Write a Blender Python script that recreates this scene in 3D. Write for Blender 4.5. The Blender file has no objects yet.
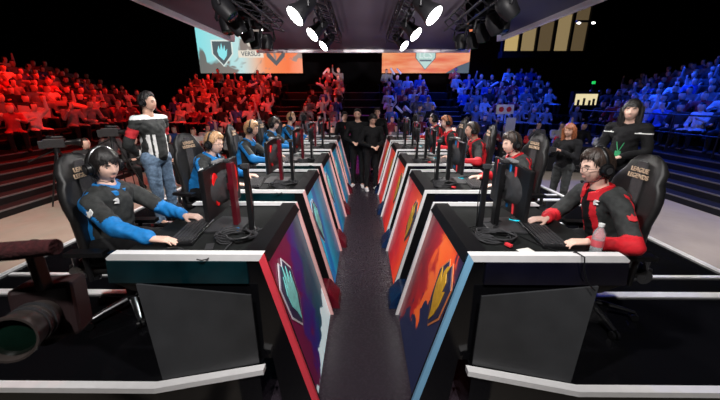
import bpy, bmesh, math, random
from mathutils import Vector, Matrix, Quaternion, noise as mnoise
PI = math.pi
V = Vector
scene = bpy.context.scene
C = scene.collection
random.seed(7)

# ------------------------------------------------------------------ materials
def mat(name, col, rough=0.5, metal=0.0, emit=None, estr=0.0, noise=0.0, nscale=20.0, spec=0.5, bump=0.0, trans=0.0, coat=0.0, sheen=0.0):
    m = bpy.data.materials.new(name); m.use_nodes = True
    nt = m.node_tree; b = nt.nodes['Principled BSDF']
    b.inputs['Base Color'].default_value = (*col, 1)
    b.inputs['Roughness'].default_value = rough
    b.inputs['Metallic'].default_value = metal
    b.inputs['Specular IOR Level'].default_value = spec
    b.inputs['Transmission Weight'].default_value = trans
    b.inputs['Coat Weight'].default_value = coat
    b.inputs['Sheen Weight'].default_value = sheen
    if emit:
        b.inputs['Emission Color'].default_value = (*emit, 1)
        b.inputs['Emission Strength'].default_value = estr
    if noise or bump:
        tc = nt.nodes.new('ShaderNodeTexCoord'); n = nt.nodes.new('ShaderNodeTexNoise')
        n.inputs['Scale'].default_value = nscale; n.inputs['Detail'].default_value = 5
        nt.links.new(tc.outputs['Object'], n.inputs['Vector'])
        if noise:
            r = nt.nodes.new('ShaderNodeValToRGB')
            r.color_ramp.elements[0].position = 0.3; r.color_ramp.elements[1].position = 0.7
            r.color_ramp.elements[0].color = (*[c*(1-noise) for c in col], 1)
            r.color_ramp.elements[1].color = (*[min(1, c*(1+noise)) for c in col], 1)
            nt.links.new(n.outputs['Fac'], r.inputs['Fac']); nt.links.new(r.outputs['Color'], b.inputs['Base Color'])
        if bump:
            bp = nt.nodes.new('ShaderNodeBump'); bp.inputs['Strength'].default_value = bump; bp.inputs['Distance'].default_value = 0.01
            nt.links.new(n.outputs['Fac'], bp.inputs['Height']); nt.links.new(bp.outputs['Normal'], b.inputs['Normal'])
    return m

M = {}
M['black'] = mat('black_paint', (.005,.005,.006), .5, spec=.15, noise=.3, nscale=9)
M['void'] = mat('black_drape', (.0025,.0025,.003), .95, spec=.05, noise=.3, nscale=2)
M['gloss'] = mat('black_gloss', (.004,.004,.005), .12, noise=.2, nscale=3)
M['desktop'] = mat('desktop_laminate', (.011,.012,.012), .55, noise=.25, nscale=30, spec=.10)
M['white'] = mat('white_trim', (.78,.77,.78), .4, noise=.04, nscale=14)
M['panelgrey'] = mat('grey_panel', (.032,.033,.036), .4, noise=.15, nscale=6)
M['plastic'] = mat('black_plastic', (.007,.007,.008), .35, spec=.35, noise=.2, nscale=40)
M['plastic2'] = mat('dark_grey_plastic', (.035,.035,.038), .4, noise=.2, nscale=40)
M['metal'] = mat('brushed_metal', (.45,.45,.47), .3, 1.0, noise=.1, nscale=50)
M['darkmetal'] = mat('dark_metal', (.015,.015,.017), .45, .5, noise=.2, nscale=30)
M['leather'] = mat('chair_leatherette', (.013,.0125,.013), .5, noise=.25, nscale=35, bump=.1)
M['leather2'] = mat('chair_grey_stripe', (.045,.042,.045), .55, noise=.2, nscale=35, bump=.15)
M['gold'] = mat('tan_embroidery', (.50,.36,.25), .6, noise=.1, nscale=60)
M['skin'] = mat('skin', (.66,.39,.29), .5, noise=.06, nscale=12, spec=.35)
M['skin2'] = mat('skin_pale', (.78,.50,.40), .5, noise=.06, nscale=12, spec=.35)
M['lip'] = mat('lips', (.55,.26,.21), .5, noise=.05)
M['eyewhite'] = mat('eye_white', (.7,.68,.66), .2, noise=.03)
M['iris'] = mat('dark_iris', (.015,.010,.008), .15, noise=.1)
M['hair_black'] = mat('hair_black', (.008,.006,.006), .5, noise=.4, nscale=60, bump=.3)
M['hair_brown'] = mat('hair_dark_brown', (.030,.017,.012), .5, noise=.4, nscale=60, bump=.3)
M['hair_auburn'] = mat('hair_auburn', (.30,.10,.04), .45, noise=.4, nscale=60, bump=.3)
M['hair_blond'] = mat('hair_sandy', (.42,.24,.12), .5, noise=.4, nscale=60, bump=.3)
M['charcoal'] = mat('charcoal_fabric', (.030,.032,.032), .8, noise=.35, nscale=25, bump=.2, spec=.3)
M['blackfab'] = mat('black_fabric', (.006,.006,.007), .85, noise=.3, nscale=40, bump=.1, spec=.25)
M['blue'] = mat('blue_fabric', (.004,.185,.52), .7, noise=.12, nscale=50, bump=.1)
M['red'] = mat('red_fabric', (.60,.008,.018), .7, noise=.12, nscale=50, bump=.1)
M['denim'] = mat('denim', (.13,.20,.30), .8, noise=.3, nscale=40, bump=.15)
M['whitefab'] = mat('white_fabric', (.75,.74,.74), .8, noise=.06, nscale=40)
M['whiteprint'] = mat('white_print', (.7,.7,.7), .6, noise=.05)
M['redprint'] = mat('red_print', (.62,.03,.04), .6, noise=.05)
M['monred'] = mat('red_gloss_insert', (.70,.010,.012), .3, noise=.05)
M['grey'] = mat('mid_grey', (.2,.2,.21), .5, noise=.1)
M['paper'] = mat('paper', (.75,.72,.68), .7, noise=.05)
M['lens'] = mat('lens_glass', (.003,.012,.008), .08, noise=.2, coat=1)
M['glow'] = mat('lamp_lens', (1,1,1), .4, emit=(1,.98,.96), estr=14, noise=.01)
M['water'] = mat('clear_bottle', (.80,.88,.92), .08, trans=.75, noise=.02)
M['label'] = mat('bottle_label', (.55,.08,.10), .5, noise=.1)
M['bulb'] = mat('small_lamp', (1,1,1), .4, emit=(1,.95,.9), estr=5, noise=.01)

# ------------------------------------------------------------------ mesh builder
class MB:
    def __init__(s): s.v = []; s.f = []; s.m = []; s.mi = 0
    def add(s, vs, fs):
        n = len(s.v); s.v += [V(p) for p in vs]; s.f += [[i+n for i in f] for f in fs]; s.m += [s.mi]*len(fs)
        return s
    def box(s, c, d, rot=None, z=0.0):
        c = V(c); x, y, w = d[0]/2, d[1]/2, d[2]/2
        R = (rot or Matrix.Identity(3)) if not z else Matrix.Rotation(z, 3, 'Z')
        p = [c + R @ V((a*x, b*y, e*w)) for a in (-1,1) for b in (-1,1) for e in (-1,1)]
        return s.add(p, [(0,1,3,2),(4,6,7,5),(0,4,5,1),(2,3,7,6),(0,2,6,4),(1,5,7,3)])
    def prism(s, poly, axis, a, b):
        # poly = 2D points in the two other axes (in x,y,z order), extruded from a to b along the axis
        def mk(p, t):
            q = list(p); q.insert({'x':0,'y':1,'z':2}[axis], t); return q
        n = len(poly)
        vs = [mk(p, a) for p in poly] + [mk(p, b) for p in poly]
        fs = [list(range(n)), list(range(2*n-1, n-1, -1))] + [(i, (i+1)%n, (i+1)%n+n, i+n) for i in range(n)]
        return s.add(vs, fs)
    def hull(s, a, b):   # two rings of equal length, capped
        n = len(a)
        return s.add(list(a)+list(b), [list(range(n)), list(range(2*n-1, n-1, -1))] + [(i,(i+1)%n,(i+1)%n+n,i+n) for i in range(n)])
    def rings(s, rings, cap=True):
        n = len(rings[0]); vs = [p for r in rings for p in r]; fs = []
        for k in range(len(rings)-1):
            for i in range(n): fs.append((k*n+i, k*n+(i+1)%n, (k+1)*n+(i+1)%n, (k+1)*n+i))
        if cap: fs += [list(range(n)), list(range(len(vs)-1, len(vs)-n-1, -1))]
        return s.add(vs, fs)
    def tube(s, pts, r, seg=8, cap=True, flat=1.0, up=None):
        pts = [V(p) for p in pts]; n = len(pts)
        rr = r if isinstance(r, (list, tuple)) else [r]*n
        out = []; prev = None
        for i, p in enumerate(pts):
            t = (pts[min(i+1,n-1)] - pts[max(i-1,0)])
            t = t.normalized() if t.length > 1e-9 else V((0,0,1))
            if prev is None:
                u = V(up) if up else (V((0,0,1)) if abs(t.z) < .9 else V((1,0,0)))
            else: u = prev
            u = (u - t*u.dot(t))
            u = u.normalized() if u.length > 1e-6 else t.orthogonal().normalized()
            prev = u; w = t.cross(u)
            out.append([p + (u*math.cos(a)*flat + w*math.sin(a))*max(rr[i],1e-4) for a in [2*PI*k/seg for k in range(seg)]])
        return s.rings(out, cap)
    def cyl(s, a, b, r, seg=16, r2=None): return s.tube([a, b], [r, r if r2 is None else r2], seg)
    def capsule(s, a, b, r1, r2, seg=14, fl=1.0, up=None):
        a = V(a); b = V(b); t = (b-a)
        L = t.length; t = t.normalized() if L > 1e-6 else V((0,0,1))
        pts = []; rr = []
        for k in range(1, 5):
            an = PI/2*k/5; pts.append(a - t*r1*math.cos(an)); rr.append(r1*math.sin(an))
        for k in range(0, 4):
            pts.append(a + t*L*k/3); rr.append(r1 + (r2-r1)*k/3)
        for k in range(4, 0, -1):
            an = PI/2*k/5; pts.append(b + t*r2*math.cos(an)); rr.append(r2*math.sin(an))
        return s.tube(pts, rr, seg, flat=fl, up=up)
    def ell(s, c, r, seg=16, rg=10, R=None):
        c = V(c); R = R or Matrix.Identity(3); rings = []
        for k in range(1, rg):
            th = PI*k/rg
            rings.append([c + R @ V((r[0]*math.sin(th)*math.cos(a), r[1]*math.sin(th)*math.sin(a), r[2]*math.cos(th))) for a in [2*PI*i/seg for i in range(seg)]])
        return s.rings(rings)
    def lathe(s, prof, c=(0,0,0), seg=20, R=None):
        c = V(c); R = R or Matrix.Identity(3)
        return s.rings([[c + R @ V((r*math.cos(a), r*math.sin(a), z)) for a in [2*PI*i/seg for i in range(seg)]] for r, z in prof])
    def build(s, name, mats, parent=None, smooth=None, bevel=0.0, xf=None):
        me = bpy.data.meshes.new(name)
        vs = s.v if xf is None else [xf(p) for p in s.v]
        me.from_pydata([tuple(p) for p in vs], [], s.f)
        if not isinstance(mats, (list, tuple)): mats = [mats]
        for m in mats: me.materials.append(m)
        for p, i in zip(me.polygons, s.m): p.material_index = i
        bm = bmesh.new(); bm.from_mesh(me)
        bmesh.ops.recalc_face_normals(bm, faces=bm.faces)
        if bevel:
            es = [e for e in bm.edges if len(e.link_faces) == 2 and e.calc_face_angle(0) > .5]
            bmesh.ops.bevel(bm, geom=es, offset=bevel, segments=2, profile=.5, affect='EDGES', clamp_overlap=True)
        if smooth is not None:
            for f in bm.faces: f.smooth = True
            for e in bm.edges:
                if len(e.link_faces) == 2 and e.calc_face_angle(0) > smooth: e.smooth = False
        bm.to_mesh(me); bm.free()
        o = bpy.data.objects.new(name, me); C.objects.link(o)
        if parent: o.parent = parent
        return o

def thing(name, label, cat, loc=(0,0,0), rz=0.0, group=None):
    o = bpy.data.objects.new(name, None); o.empty_display_size = .1
    C.objects.link(o); o.location = loc; o.rotation_euler = (0,0,rz)
    return tag(o, label, cat, group)
def tag(o, label, cat, group=None, kind=None):
    o['label'] = label; o['category'] = cat
    if group: o['group'] = group
    if kind: o['kind'] = kind
    return o
def struct(o): o['kind'] = 'structure'; return o
def kids(o): return [c for c in C.objects if c.parent == o]
def copy_tree(o, parent=None, cmap=None):
    if cmap is None:
        cmap = {}
        for c in C.objects:
            if c.parent: cmap.setdefault(c.parent.name, []).append(c)
    c = o.copy(); C.objects.link(c)
    if parent: c.parent = parent
    for ch in cmap.get(o.name, []): copy_tree(ch, c, cmap)
    return c
def text_mesh(s, size, depth=.002):
    cu = bpy.data.curves.new('t', 'FONT'); cu.body = s; cu.size = size; cu.extrude = depth; cu.align_x = 'CENTER'; cu.align_y = 'CENTER'
    cu.offset = size*.018
    o = bpy.data.objects.new('t', cu); C.objects.link(o)
    bpy.context.view_layer.update()
    me = bpy.data.meshes.new_from_object(o.evaluated_get(bpy.context.evaluated_depsgraph_get()))
    C.objects.unlink(o); bpy.data.objects.remove(o)
    return me
def text_obj(name, s, size, m, parent, mw, depth=.002):
    me = text_mesh(s, size, depth); me.materials.clear(); me.materials.append(m)
    o = bpy.data.objects.new(name, me); C.objects.link(o); o.parent = parent; o.matrix_local = mw
    return o

# ------------------------------------------------------------------ camera
cam = bpy.data.cameras.new('camera'); co = bpy.data.objects.new('camera', cam); C.objects.link(co)
CAMLOC = V((-.02, 0, 1.6))
co.location = CAMLOC; co.rotation_euler = (math.radians(90-17.35), 0, .0088)
cam.sensor_width = 36; cam.lens = 16.0; cam.clip_start = .05; cam.clip_end = 200
cam.dof.use_dof = True; cam.dof.focus_distance = 2.6; cam.dof.aperture_fstop = 4.0
scene.camera = co
PF = -.41           # level of the hall floor below the players' platform

# ------------------------------------------------------------------ the setting
def floor_mat():
    m = bpy.data.materials.new('hall_floor'); m.use_nodes = True; nt = m.node_tree; b = nt.nodes['Principled BSDF']
    tc = nt.nodes.new('ShaderNodeTexCoord'); n = nt.nodes.new('ShaderNodeTexNoise'); n.inputs['Scale'].default_value = 1.3; n.inputs['Detail'].default_value = 8
    r = nt.nodes.new('ShaderNodeValToRGB'); r.color_ramp.elements[0].color = (.21,.175,.14,1); r.color_ramp.elements[1].color = (.34,.29,.24,1)
    nt.links.new(tc.outputs['Object'], n.inputs['Vector']); nt.links.new(n.outputs['Fac'], r.inputs['Fac']); nt.links.new(r.outputs['Color'], b.inputs['Base Color'])
    n2 = nt.nodes.new('ShaderNodeTexNoise'); n2.inputs['Scale'].default_value = 5
    mr = nt.nodes.new('ShaderNodeMapRange'); mr.inputs['To Min'].default_value = .4; mr.inputs['To Max'].default_value = .7
    nt.links.new(tc.outputs['Object'], n2.inputs['Vector']); nt.links.new(n2.outputs['Fac'], mr.inputs['Value']); nt.links.new(mr.outputs[0], b.inputs['Roughness'])
    return m
def aisle_mat():
    m = bpy.data.materials.new('aisle_boards'); m.use_nodes = True; nt = m.node_tree; b = nt.nodes['Principled BSDF']
    tc = nt.nodes.new('ShaderNodeTexCoord'); w = nt.nodes.new('ShaderNodeTexNoise'); w.inputs['Scale'].default_value = 60; w.inputs['Detail'].default_value = 8
    r = nt.nodes.new('ShaderNodeValToRGB'); r.color_ramp.elements[0].color = (.022,.016,.022,1); r.color_ramp.elements[1].color = (.036,.028,.037,1)
    nt.links.new(tc.outputs['Object'], w.inputs['Vector']); nt.links.new(w.outputs['Fac'], r.inputs['Fac']); nt.links.new(r.outputs['Color'], b.inputs['Base Color'])
    n = nt.nodes.new('ShaderNodeTexNoise'); n.inputs['Scale'].default_value = 45; n.inputs['Detail'].default_value = 6
    mr = nt.nodes.new('ShaderNodeMapRange'); mr.inputs['To Min'].default_value = .20; mr.inputs['To Max'].default_value = .34
    nt.links.new(tc.outputs['Object'], n.inputs['Vector']); nt.links.new(n.outputs['Fac'], mr.inputs['Value']); nt.links.new(mr.outputs[0], b.inputs['Roughness'])
    return m
def plat_mat():
    m = bpy.data.materials.new('platform_gloss'); m.use_nodes = True; nt = m.node_tree; b = nt.nodes['Principled BSDF']
    b.inputs['Base Color'].default_value = (.004,.004,.005,1)
    tc = nt.nodes.new('ShaderNodeTexCoord'); n = nt.nodes.new('ShaderNodeTexNoise'); n.inputs['Scale'].default_value = 3; n.inputs['Detail'].default_value = 6
    mr = nt.nodes.new('ShaderNodeMapRange'); mr.inputs['To Min'].default_value = .05; mr.inputs['To Max'].default_value = .16
    nt.links.new(tc.outputs['Object'], n.inputs['Vector']); nt.links.new(n.outputs['Fac'], mr.inputs['Value']); nt.links.new(mr.outputs[0], b.inputs['Roughness'])
    bp = nt.nodes.new('ShaderNodeBump'); bp.inputs['Strength'].default_value = .02; nt.links.new(n.outputs['Fac'], bp.inputs['Height']); nt.links.new(bp.outputs['Normal'], b.inputs['Normal'])
    return m
FLM, AIM, PLM = floor_mat(), aisle_mat(), plat_mat()
XW, YB, YF, ZC = 17.0, 20.0, -3.0, 8.5
struct(MB().box((0,(YB+YF)/2,PF-.05),(2*XW,YB-YF,.1)).build('floor', FLM))
struct(MB().box((0,5.0,PF+.004),(1.55,14.0,.008)).build('trim_1', AIM))      # dark boards laid down the aisle
struct(MB().box((0,YB+.1,(ZC+PF)/2),(2*XW,.2,ZC-PF)).build('wall_back', M['void']))
struct(MB().box((0,YF-.1,(ZC+PF)/2),(2*XW,.2,ZC-PF)).build('wall_front', M['void']))
struct(MB().box((-XW-.1,(YB+YF)/2,(ZC+PF)/2),(.2,YB-YF,ZC-PF)).build('wall_left', M['void']))
struct(MB().box((XW+.1,(YB+YF)/2,(ZC+PF)/2),(.2,YB-YF,ZC-PF)).build('wall_right', M['void']))
struct(MB().box((0,(YB+YF)/2,ZC+.1),(2*XW,YB-YF,.2)).build('ceiling', M['void']))

XE, YE = 3.47, 8.9     # platform outer side, far end
for s in (-1, 1):
    mir = (lambda p, s=s: V((p.x*s, p.y, p.z)))
    poly = [(XE,1.44),(1.22,1.44),(.66,1.58),(.60,YE),(XE,YE)]
    struct(MB().prism(poly, 'z', PF, -.004).build('stage_platform', PLM, xf=mir))
    # pale edging of the platform
    t = MB()
    t.hull([V((XE,1.425,-.025)),V((XE,1.425,.012)),V((XE,1.475,.012)),V((XE,1.475,-.025))], [V((1.22,1.425,-.025)),V((1.22,1.425,.012)),V((1.232,1.475,.012)),V((1.232,1.475,-.025))])
    t.hull([V((1.22,1.425,-.025)),V((1.22,1.425,.012)),V((1.232,1.475,.012)),V((1.232,1.475,-.025))], [V((.63,1.565,-.025)),V((.63,1.565,.012)),V((.63,1.615,.012)),V((.63,1.615,-.025))])
    struct(t.build('trim_2', M['white'], xf=mir))
    t = MB(); t.box((XE,(1.41+YE)/2,-.02),(.035,YE-1.41,.07)); struct(t.build('trim_3', M['white'], xf=mir))
    for i in range(5):
        y = 2.40+1.38*i
        t = MB(); t.box(((1.95+XE-.06)/2,y,.003),(XE-.06-1.95,.075,.012)); t.box(((2.0+XE-.06)/2,y+.30,.003),(XE-.06-2.0,.04,.012))
        struct(t.build('trim_4', M['white'], xf=mir))

# ceiling canopy of three panels
M['canopy'] = mat('canopy_panel', (.075,.057,.077), .6, noise=.08, nscale=.8)
M['canopy2'] = mat('canopy_panel_cool', (.07,.07,.10), .6, noise=.08, nscale=.8)
M['edge'] = mat('canopy_edge', (.75,.70,.72), .5, noise=.05, nscale=2)
ZP = 3.5
def canopy(name, poly, m, edges):
    o = struct(MB().prism(poly, 'z', ZP, ZP+.12).build(name, m))
    b = MB()
    for (p, q) in edges:
        p = V((*p,0)); q = V((*q,0)); d = (q-p).normalized(); n = V((-d.y, d.x, 0))*.06
        b.hull([V((*(p-n).xy, ZP-.10)),V((*(p+n).xy, ZP-.10)),V((*(p+n).xy, ZP+.22)),V((*(p-n).xy, ZP+.22))],
               [V((*(q-n).xy, ZP-.10)),V((*(q+n).xy, ZP-.10)),V((*(q+n).xy, ZP+.22)),V((*(q-n).xy, ZP+.22))])
    struct(b.build(name+'_edge', M['edge'], o))
canopy('canopy_panel', [(-4.25,13.9),(4.2,13.9),(1.75,6.6),(1.75,4.2),(-1.75,4.2),(-1.75,6.6)], M['canopy'], [((-4.25,13.9),(4.2,13.9))])
canopy('canopy_panel', [(-4.25,11.4),(-2.95,8.1),(-2.95,5.0),(-4.4,5.0)], M['canopy'], [((-4.25,11.4),(-4.4,5.0)),((-4.25,11.4),(-2.95,8.1))])
canopy('canopy_panel', [(4.35,11.4),(3.05,8.1),(3.05,5.0),(4.6,5.0)], M['canopy2'], [((4.35,11.4),(4.6,5.0)),((4.35,11.4),(3.05,8.1))])
# ------------------------------------------------------------------ desks
def art_mat(name, stops, au, av, nz, nscale, splash=None, rough=.3):
    """banner print: colour bands along the panel broken up by noise, with an optional splash colour towards the foot"""
    m = bpy.data.materials.new(name); m.use_nodes = True; nt = m.node_tree; b = nt.nodes['Principled BSDF']; L = nt.links.new
    b.inputs['Roughness'].default_value = rough
    uv = nt.nodes.new('ShaderNodeUVMap'); sx = nt.nodes.new('ShaderNodeSeparateXYZ'); L(uv.outputs[0], sx.inputs[0])
    n = nt.nodes.new('ShaderNodeTexNoise'); n.inputs['Scale'].default_value = nscale; n.inputs['Detail'].default_value = 3; n.inputs['Distortion'].default_value = .8
    L(uv.outputs[0], n.inputs['Vector'])
    def mth(op, a, bb, c=None):
        x = nt.nodes.new('ShaderNodeMath'); x.operation = op
        for k, q in enumerate((a, bb, c)):
            if q is None: continue
            if isinstance(q, (int, float)): x.inputs[k].default_value = q
            else: L(q, x.inputs[k])
        return x.outputs[0]
    f = mth('ADD', mth('ADD', mth('MULTIPLY', sx.outputs[0], au), mth('MULTIPLY', sx.outputs[1], av)), mth('MULTIPLY', mth('SUBTRACT', n.outputs['Fac'], .5), nz))
    r = nt.nodes.new('ShaderNodeValToRGB'); L(f, r.inputs['Fac'])
    while len(r.color_ramp.elements) < len(stops): r.color_ramp.elements.new(.5)
    for e, (p, c) in zip(r.color_ramp.elements, stops): e.position = p; e.color = (*c, 1)
    out = r.outputs['Color']
    if splash:
        g = mth('ADD', mth('ADD', mth('MULTIPLY', sx.outputs[0], splash[1]), mth('MULTIPLY', sx.outputs[1], splash[2])), mth('MULTIPLY', mth('SUBTRACT', n.outputs['Fac'], .5), splash[3]))
        k = nt.nodes.new('ShaderNodeMapRange'); k.inputs['From Min'].default_value = splash[4]; k.inputs['From Max'].default_value = splash[4]+.03; L(g, k.inputs['Value'])
        mx = nt.nodes.new('ShaderNodeMix'); mx.data_type = 'RGBA'; L(k.outputs[0], mx.inputs[0]); L(out, mx.inputs[6]); mx.inputs[7].default_value = (*splash[0], 1); out = mx.outputs[2]
    L(out, b.inputs['Base Color'])
    # the print is a backlit graphic
    L(out, b.inputs['Emission Color']); b.inputs['Emission Strength'].default_value = .22 if splash else .34
    return m
ART = {
 (-1,0): art_mat('banner_print_purple', [(0,(.17,.004,.035)),(.40,(.10,.004,.040)),(.46,(.035,.004,.12)),(.60,(.006,.02,.15)),(.68,(.0,.05,.09)),(1,(.0,.10,.14))], .8,.30,.45,5, splash=((.72,.92,.95),.25,1.0,.5,1.0)),
 (-1,1): art_mat('banner_print_cyan', [(0,(.0,.30,.50)),(.30,(.0,.42,.66)),(.34,(.0,.17,.42)),(.5,(.0,.10,.34)),(.54,(.0,.26,.44)),(.75,(.0,.16,.26)),(1,(.0,.07,.16))], .9,.25,.18,3),
 (1,0): art_mat('banner_print_orange', [(0,(.03,.01,.05)),(.09,(.06,.01,.04)),(.13,(.95,.08,.012)),(.42,(1.0,.16,.02)),(.52,(.50,.012,.01)),(.75,(.20,.005,.01)),(1,(.10,.004,.01))], .9,.0,.5,5, splash=((.015,.02,.06),-.8,1.05,.9,.22)),
 (1,1): art_mat('banner_print_red', [(0,(.95,.13,.02)),(.4,(.85,.04,.01)),(.6,(.60,.01,.015)),(1,(.26,.005,.015))], .8,.2,.35,4),
}
M['cyanlogo'] = mat('emblem_aqua', (.25,.85,.82), .4, noise=.15, nscale=30)
M['emblemline'] = mat('emblem_outline', (.70,.70,.75), .4, noise=.05)
M['navy'] = mat('emblem_navy', (.03,.03,.09), .4, noise=.1)
M['yellow'] = mat('emblem_yellow', (.95,.48,.02), .4, noise=.15, nscale=30)
M['orangeline'] = mat('emblem_orange_outline', (.80,.25,.08), .4, noise=.05)
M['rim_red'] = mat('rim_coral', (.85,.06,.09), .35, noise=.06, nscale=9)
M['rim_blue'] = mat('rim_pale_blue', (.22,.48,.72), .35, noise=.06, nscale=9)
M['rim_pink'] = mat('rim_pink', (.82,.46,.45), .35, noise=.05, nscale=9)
M['fasciaL'] = mat('fascia_gloss_teal', (.002,.016,.021), .1, noise=.5, nscale=4, coat=.5)
M['fasciaR'] = mat('fascia_gloss_black', (.004,.004,.010), .1, noise=.5, nscale=4, coat=.5)
ZT = .75; XT = .595; XO = 1.51; SL = (.595-.30)/(.75-PF)       # slope of the leaning side
DL = 1.05
def sx_at(z): return XT-(ZT-z)*SL
def side_pt(y, z, out=0.0): return V((sx_at(z)-out, y, z))
def flat_poly(mb, pts, cy, cz, w, h, out, y0):
    """polygon given in emblem units laid on the leaning side; front and back faces a few millimetres apart"""
    a = [side_pt(y0+cy+p[0]*w, cz+p[1]*h, out) for p in pts]
    b = [side_pt(y0+cy+p[0]*w, cz+p[1]*h, out-.004) for p in pts]
    mb.hull(a, b)
def make_desk(s, i, label):
    y0 = 0.0
    mir = (lambda p, s=s: V((p.x*s, p.y, p.z)))
    t = thing('gaming_desk', label, 'desk', (0, 1.66+1.38*i, 0), 0, 'red team player desks' if s > 0 else 'blue team player desks')
    K = dict(xf=mir)
    MB().box(((XT+.12+XO-.03)/2, DL/2, ZT-.055), (XO-.03-XT-.12, DL-.10, .03)).build('tabletop', M['desktop'], t, bevel=.002, **K)
    MB().prism([(XT+.012,ZT-.004),(XT+.125,ZT-.004),(XT+.125,ZT-.07),(XT-.02,ZT-.07)], 'y', .05, DL-.05).build('inner_ledge', M['black'], t, bevel=.002, **K)
    # the two end frames: black boards in the shape of the desk's outline
    for nm, ya, yb in (('front_frame', .012, .05), ('back_frame', DL-.05, DL-.012)):
        MB().prism([(XO,ZT-.002),(XT+.004,ZT-.002),(sx_at(PF)+.004,PF+.002),(.56,PF+.002),(.60,.0),(.70,.0),(.72,.47),(XO-.10,.50),(XO+.02,.56)] if nm == 'front_frame' else
                   [(XO,ZT-.002),(XT+.004,ZT-.002),(sx_at(PF)+.004,PF+.002),(.50,PF+.002),(.60,.0),(.72,.55),(XO+.02,.62)], 'y', ya, yb).build(nm, M['gloss'] if i == 0 else M['black'], t, **K)
        w = .042 if (i == 0 and nm == 'front_frame') else .031
        e = MB(); e.prism([(XT+.0,ZT),(XO-.03,ZT),(XO+.005,ZT-w*.7),(XO-.0,ZT-w),(XT+w*.62,ZT-w)], 'y', ya-.012, yb+.002 if (i == 0 and nm == 'front_frame') else ya+.012)
        e.build('edge_trim', M['white'], t, **K)
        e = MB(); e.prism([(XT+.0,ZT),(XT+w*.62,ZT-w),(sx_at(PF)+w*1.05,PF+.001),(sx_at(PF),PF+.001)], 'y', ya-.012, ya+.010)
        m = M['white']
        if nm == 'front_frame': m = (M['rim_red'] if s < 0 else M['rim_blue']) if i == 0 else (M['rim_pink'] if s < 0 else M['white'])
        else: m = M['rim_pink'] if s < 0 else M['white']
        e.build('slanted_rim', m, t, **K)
    # printed side panel with uv over its face
    me = bpy.data.meshes.new('side_panel'); rec = -.03
    pts = [mir(side_pt(y, z, o)) for o in (rec, rec-.012) for y, z in ((.05,ZT-.055),(DL-.05,ZT-.055),(DL-.05,PF+.01),(.05,PF+.01))]
    fs = [(0,1,2,3),(7,6,5,4),(0,4,5,1),(1,5,6,2),(2,6,7,3),(3,7,4,0)]
    if s < 0: fs = [tuple(reversed(f)) for f in fs]
    me.from_pydata([tuple(p) for p in pts], [], fs); uvl = me.uv_layers.new(name='UVMap')
    uvs = [(0,0),(1,0),(1,1),(0,1)]*2
    for p in me.polygons:
        for li in p.loop_indices: uvl.data[li].uv = uvs[me.loops[li].vertex_index]
    me.materials.append(ART[(s, min(i,1))]); me.update()
    pn = bpy.data.objects.new('side_panel', me); C.objects.link(pn); pn.parent = t
    # team emblem: outlined tall badge with a flame-like figure
    bd = [(-.5,.22),(-.12,.5),(.0,.40),(.12,.5),(.5,.22),(.42,-.30),(.0,-.62),(-.42,-.30)]
    mb = MB(); flat_poly(mb, bd, .25, .35, .30, .46, -.022, y0); em = mb.build('team_badge', M['emblemline'] if s < 0 else M['orangeline'], pn, **K)
    mb = MB(); flat_poly(mb, [(x*.9, z*.92) for x, z in bd], .25, .35, .30, .46, -.018, y0); mb.build('badge_field', M['navy'], pn, **K)
    fig = [(-.30,.05),(-.18,.30),(-.16,.05),(-.05,.42),(.02,.12),(.14,.36),(.16,.06),(.30,.22),(.26,-.15),(.10,-.34),(.02,-.50),(-.08,-.34),(-.24,-.18)] if s < 0 else \
          [(-.10,.44),(.04,.40),(.14,.28),(.10,.10),(.30,.30),(.32,.02),(.24,-.18),(.10,-.34),(.04,-.52),(-.12,-.36),(-.22,-.16),(-.26,.10),(-.12,.04),(-.16,.20),(-.02,.30)]
    mb = MB(); flat_poly(mb, fig, .25, .35, .30, .46, -.012, y0); mb.build('badge_flame', M['cyanlogo'] if s < 0 else M['yellow'], pn, **K)
    # fascia and modesty panel towards the camera
    MB().prism([(XT+.10,ZT-.044),(XO+.002,ZT-.044),(XO+.02,ZT-.19),(XT+.10,ZT-.19)], 'y', -.005, .012).build('fascia', M['fasciaL'] if s < 0 else M['fasciaR'], t, bevel=.002, **K)
    p = [V((.67,-.055,.515)),V((1.36,-.015,.560)),V((1.205,-.175,.014)),V((.67,-.045,.014))]
    g = MB(); N = 10
    def bil(a, b_, dy=0): return (p[0]*(1-a)+p[1]*a)*(1-b_)+(p[3]*(1-a)+p[2]*a)*b_+V((0,dy,0))
    ring = [(k/N,0) for k in range(N)]+[(1,k/N) for k in range(N)]+[(1-k/N,1) for k in range(N)]+[(0,1-k/N) for k in range(N)]
    for dy in (0,.012):
        g.add([bil(a/N, b_/N, dy) for b_ in range(N+1) for a in range(N+1)], [(b_*(N+1)+a, b_*(N+1)+a+1, (b_+1)*(N+1)+a+1, (b_+1)*(N+1)+a) for b_ in range(N) for a in range(N)])
    n4 = len(ring); g.add([bil(a, b_) for a, b_ in ring]+[bil(a, b_, .012) for a, b_ in ring], [(k, (k+1)%n4, (k+1)%n4+n4, k+n4) for k in range(n4)])
    g.build('front_panel', M['panelgrey'], t, smooth=.5, **K)
    # outer leg board and cable tray
    MB().prism([(XO-.04,.56),(XO-.01,.56),(XO-.14,.001),(XO-.19,.001)], 'y', DL-.16, DL-.06).build('leg', M['black'], t, bevel=.003, **K)
    MB().box((XT+.30, DL/2, .62), (.16, DL-.2, .05)).build('cable_tray', M['black'], t, bevel=.004, **K)
    return t
pos_words = ['nearest the camera', 'second from the camera', 'third from the camera', 'fourth from the camera', 'farthest from the camera']
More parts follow.
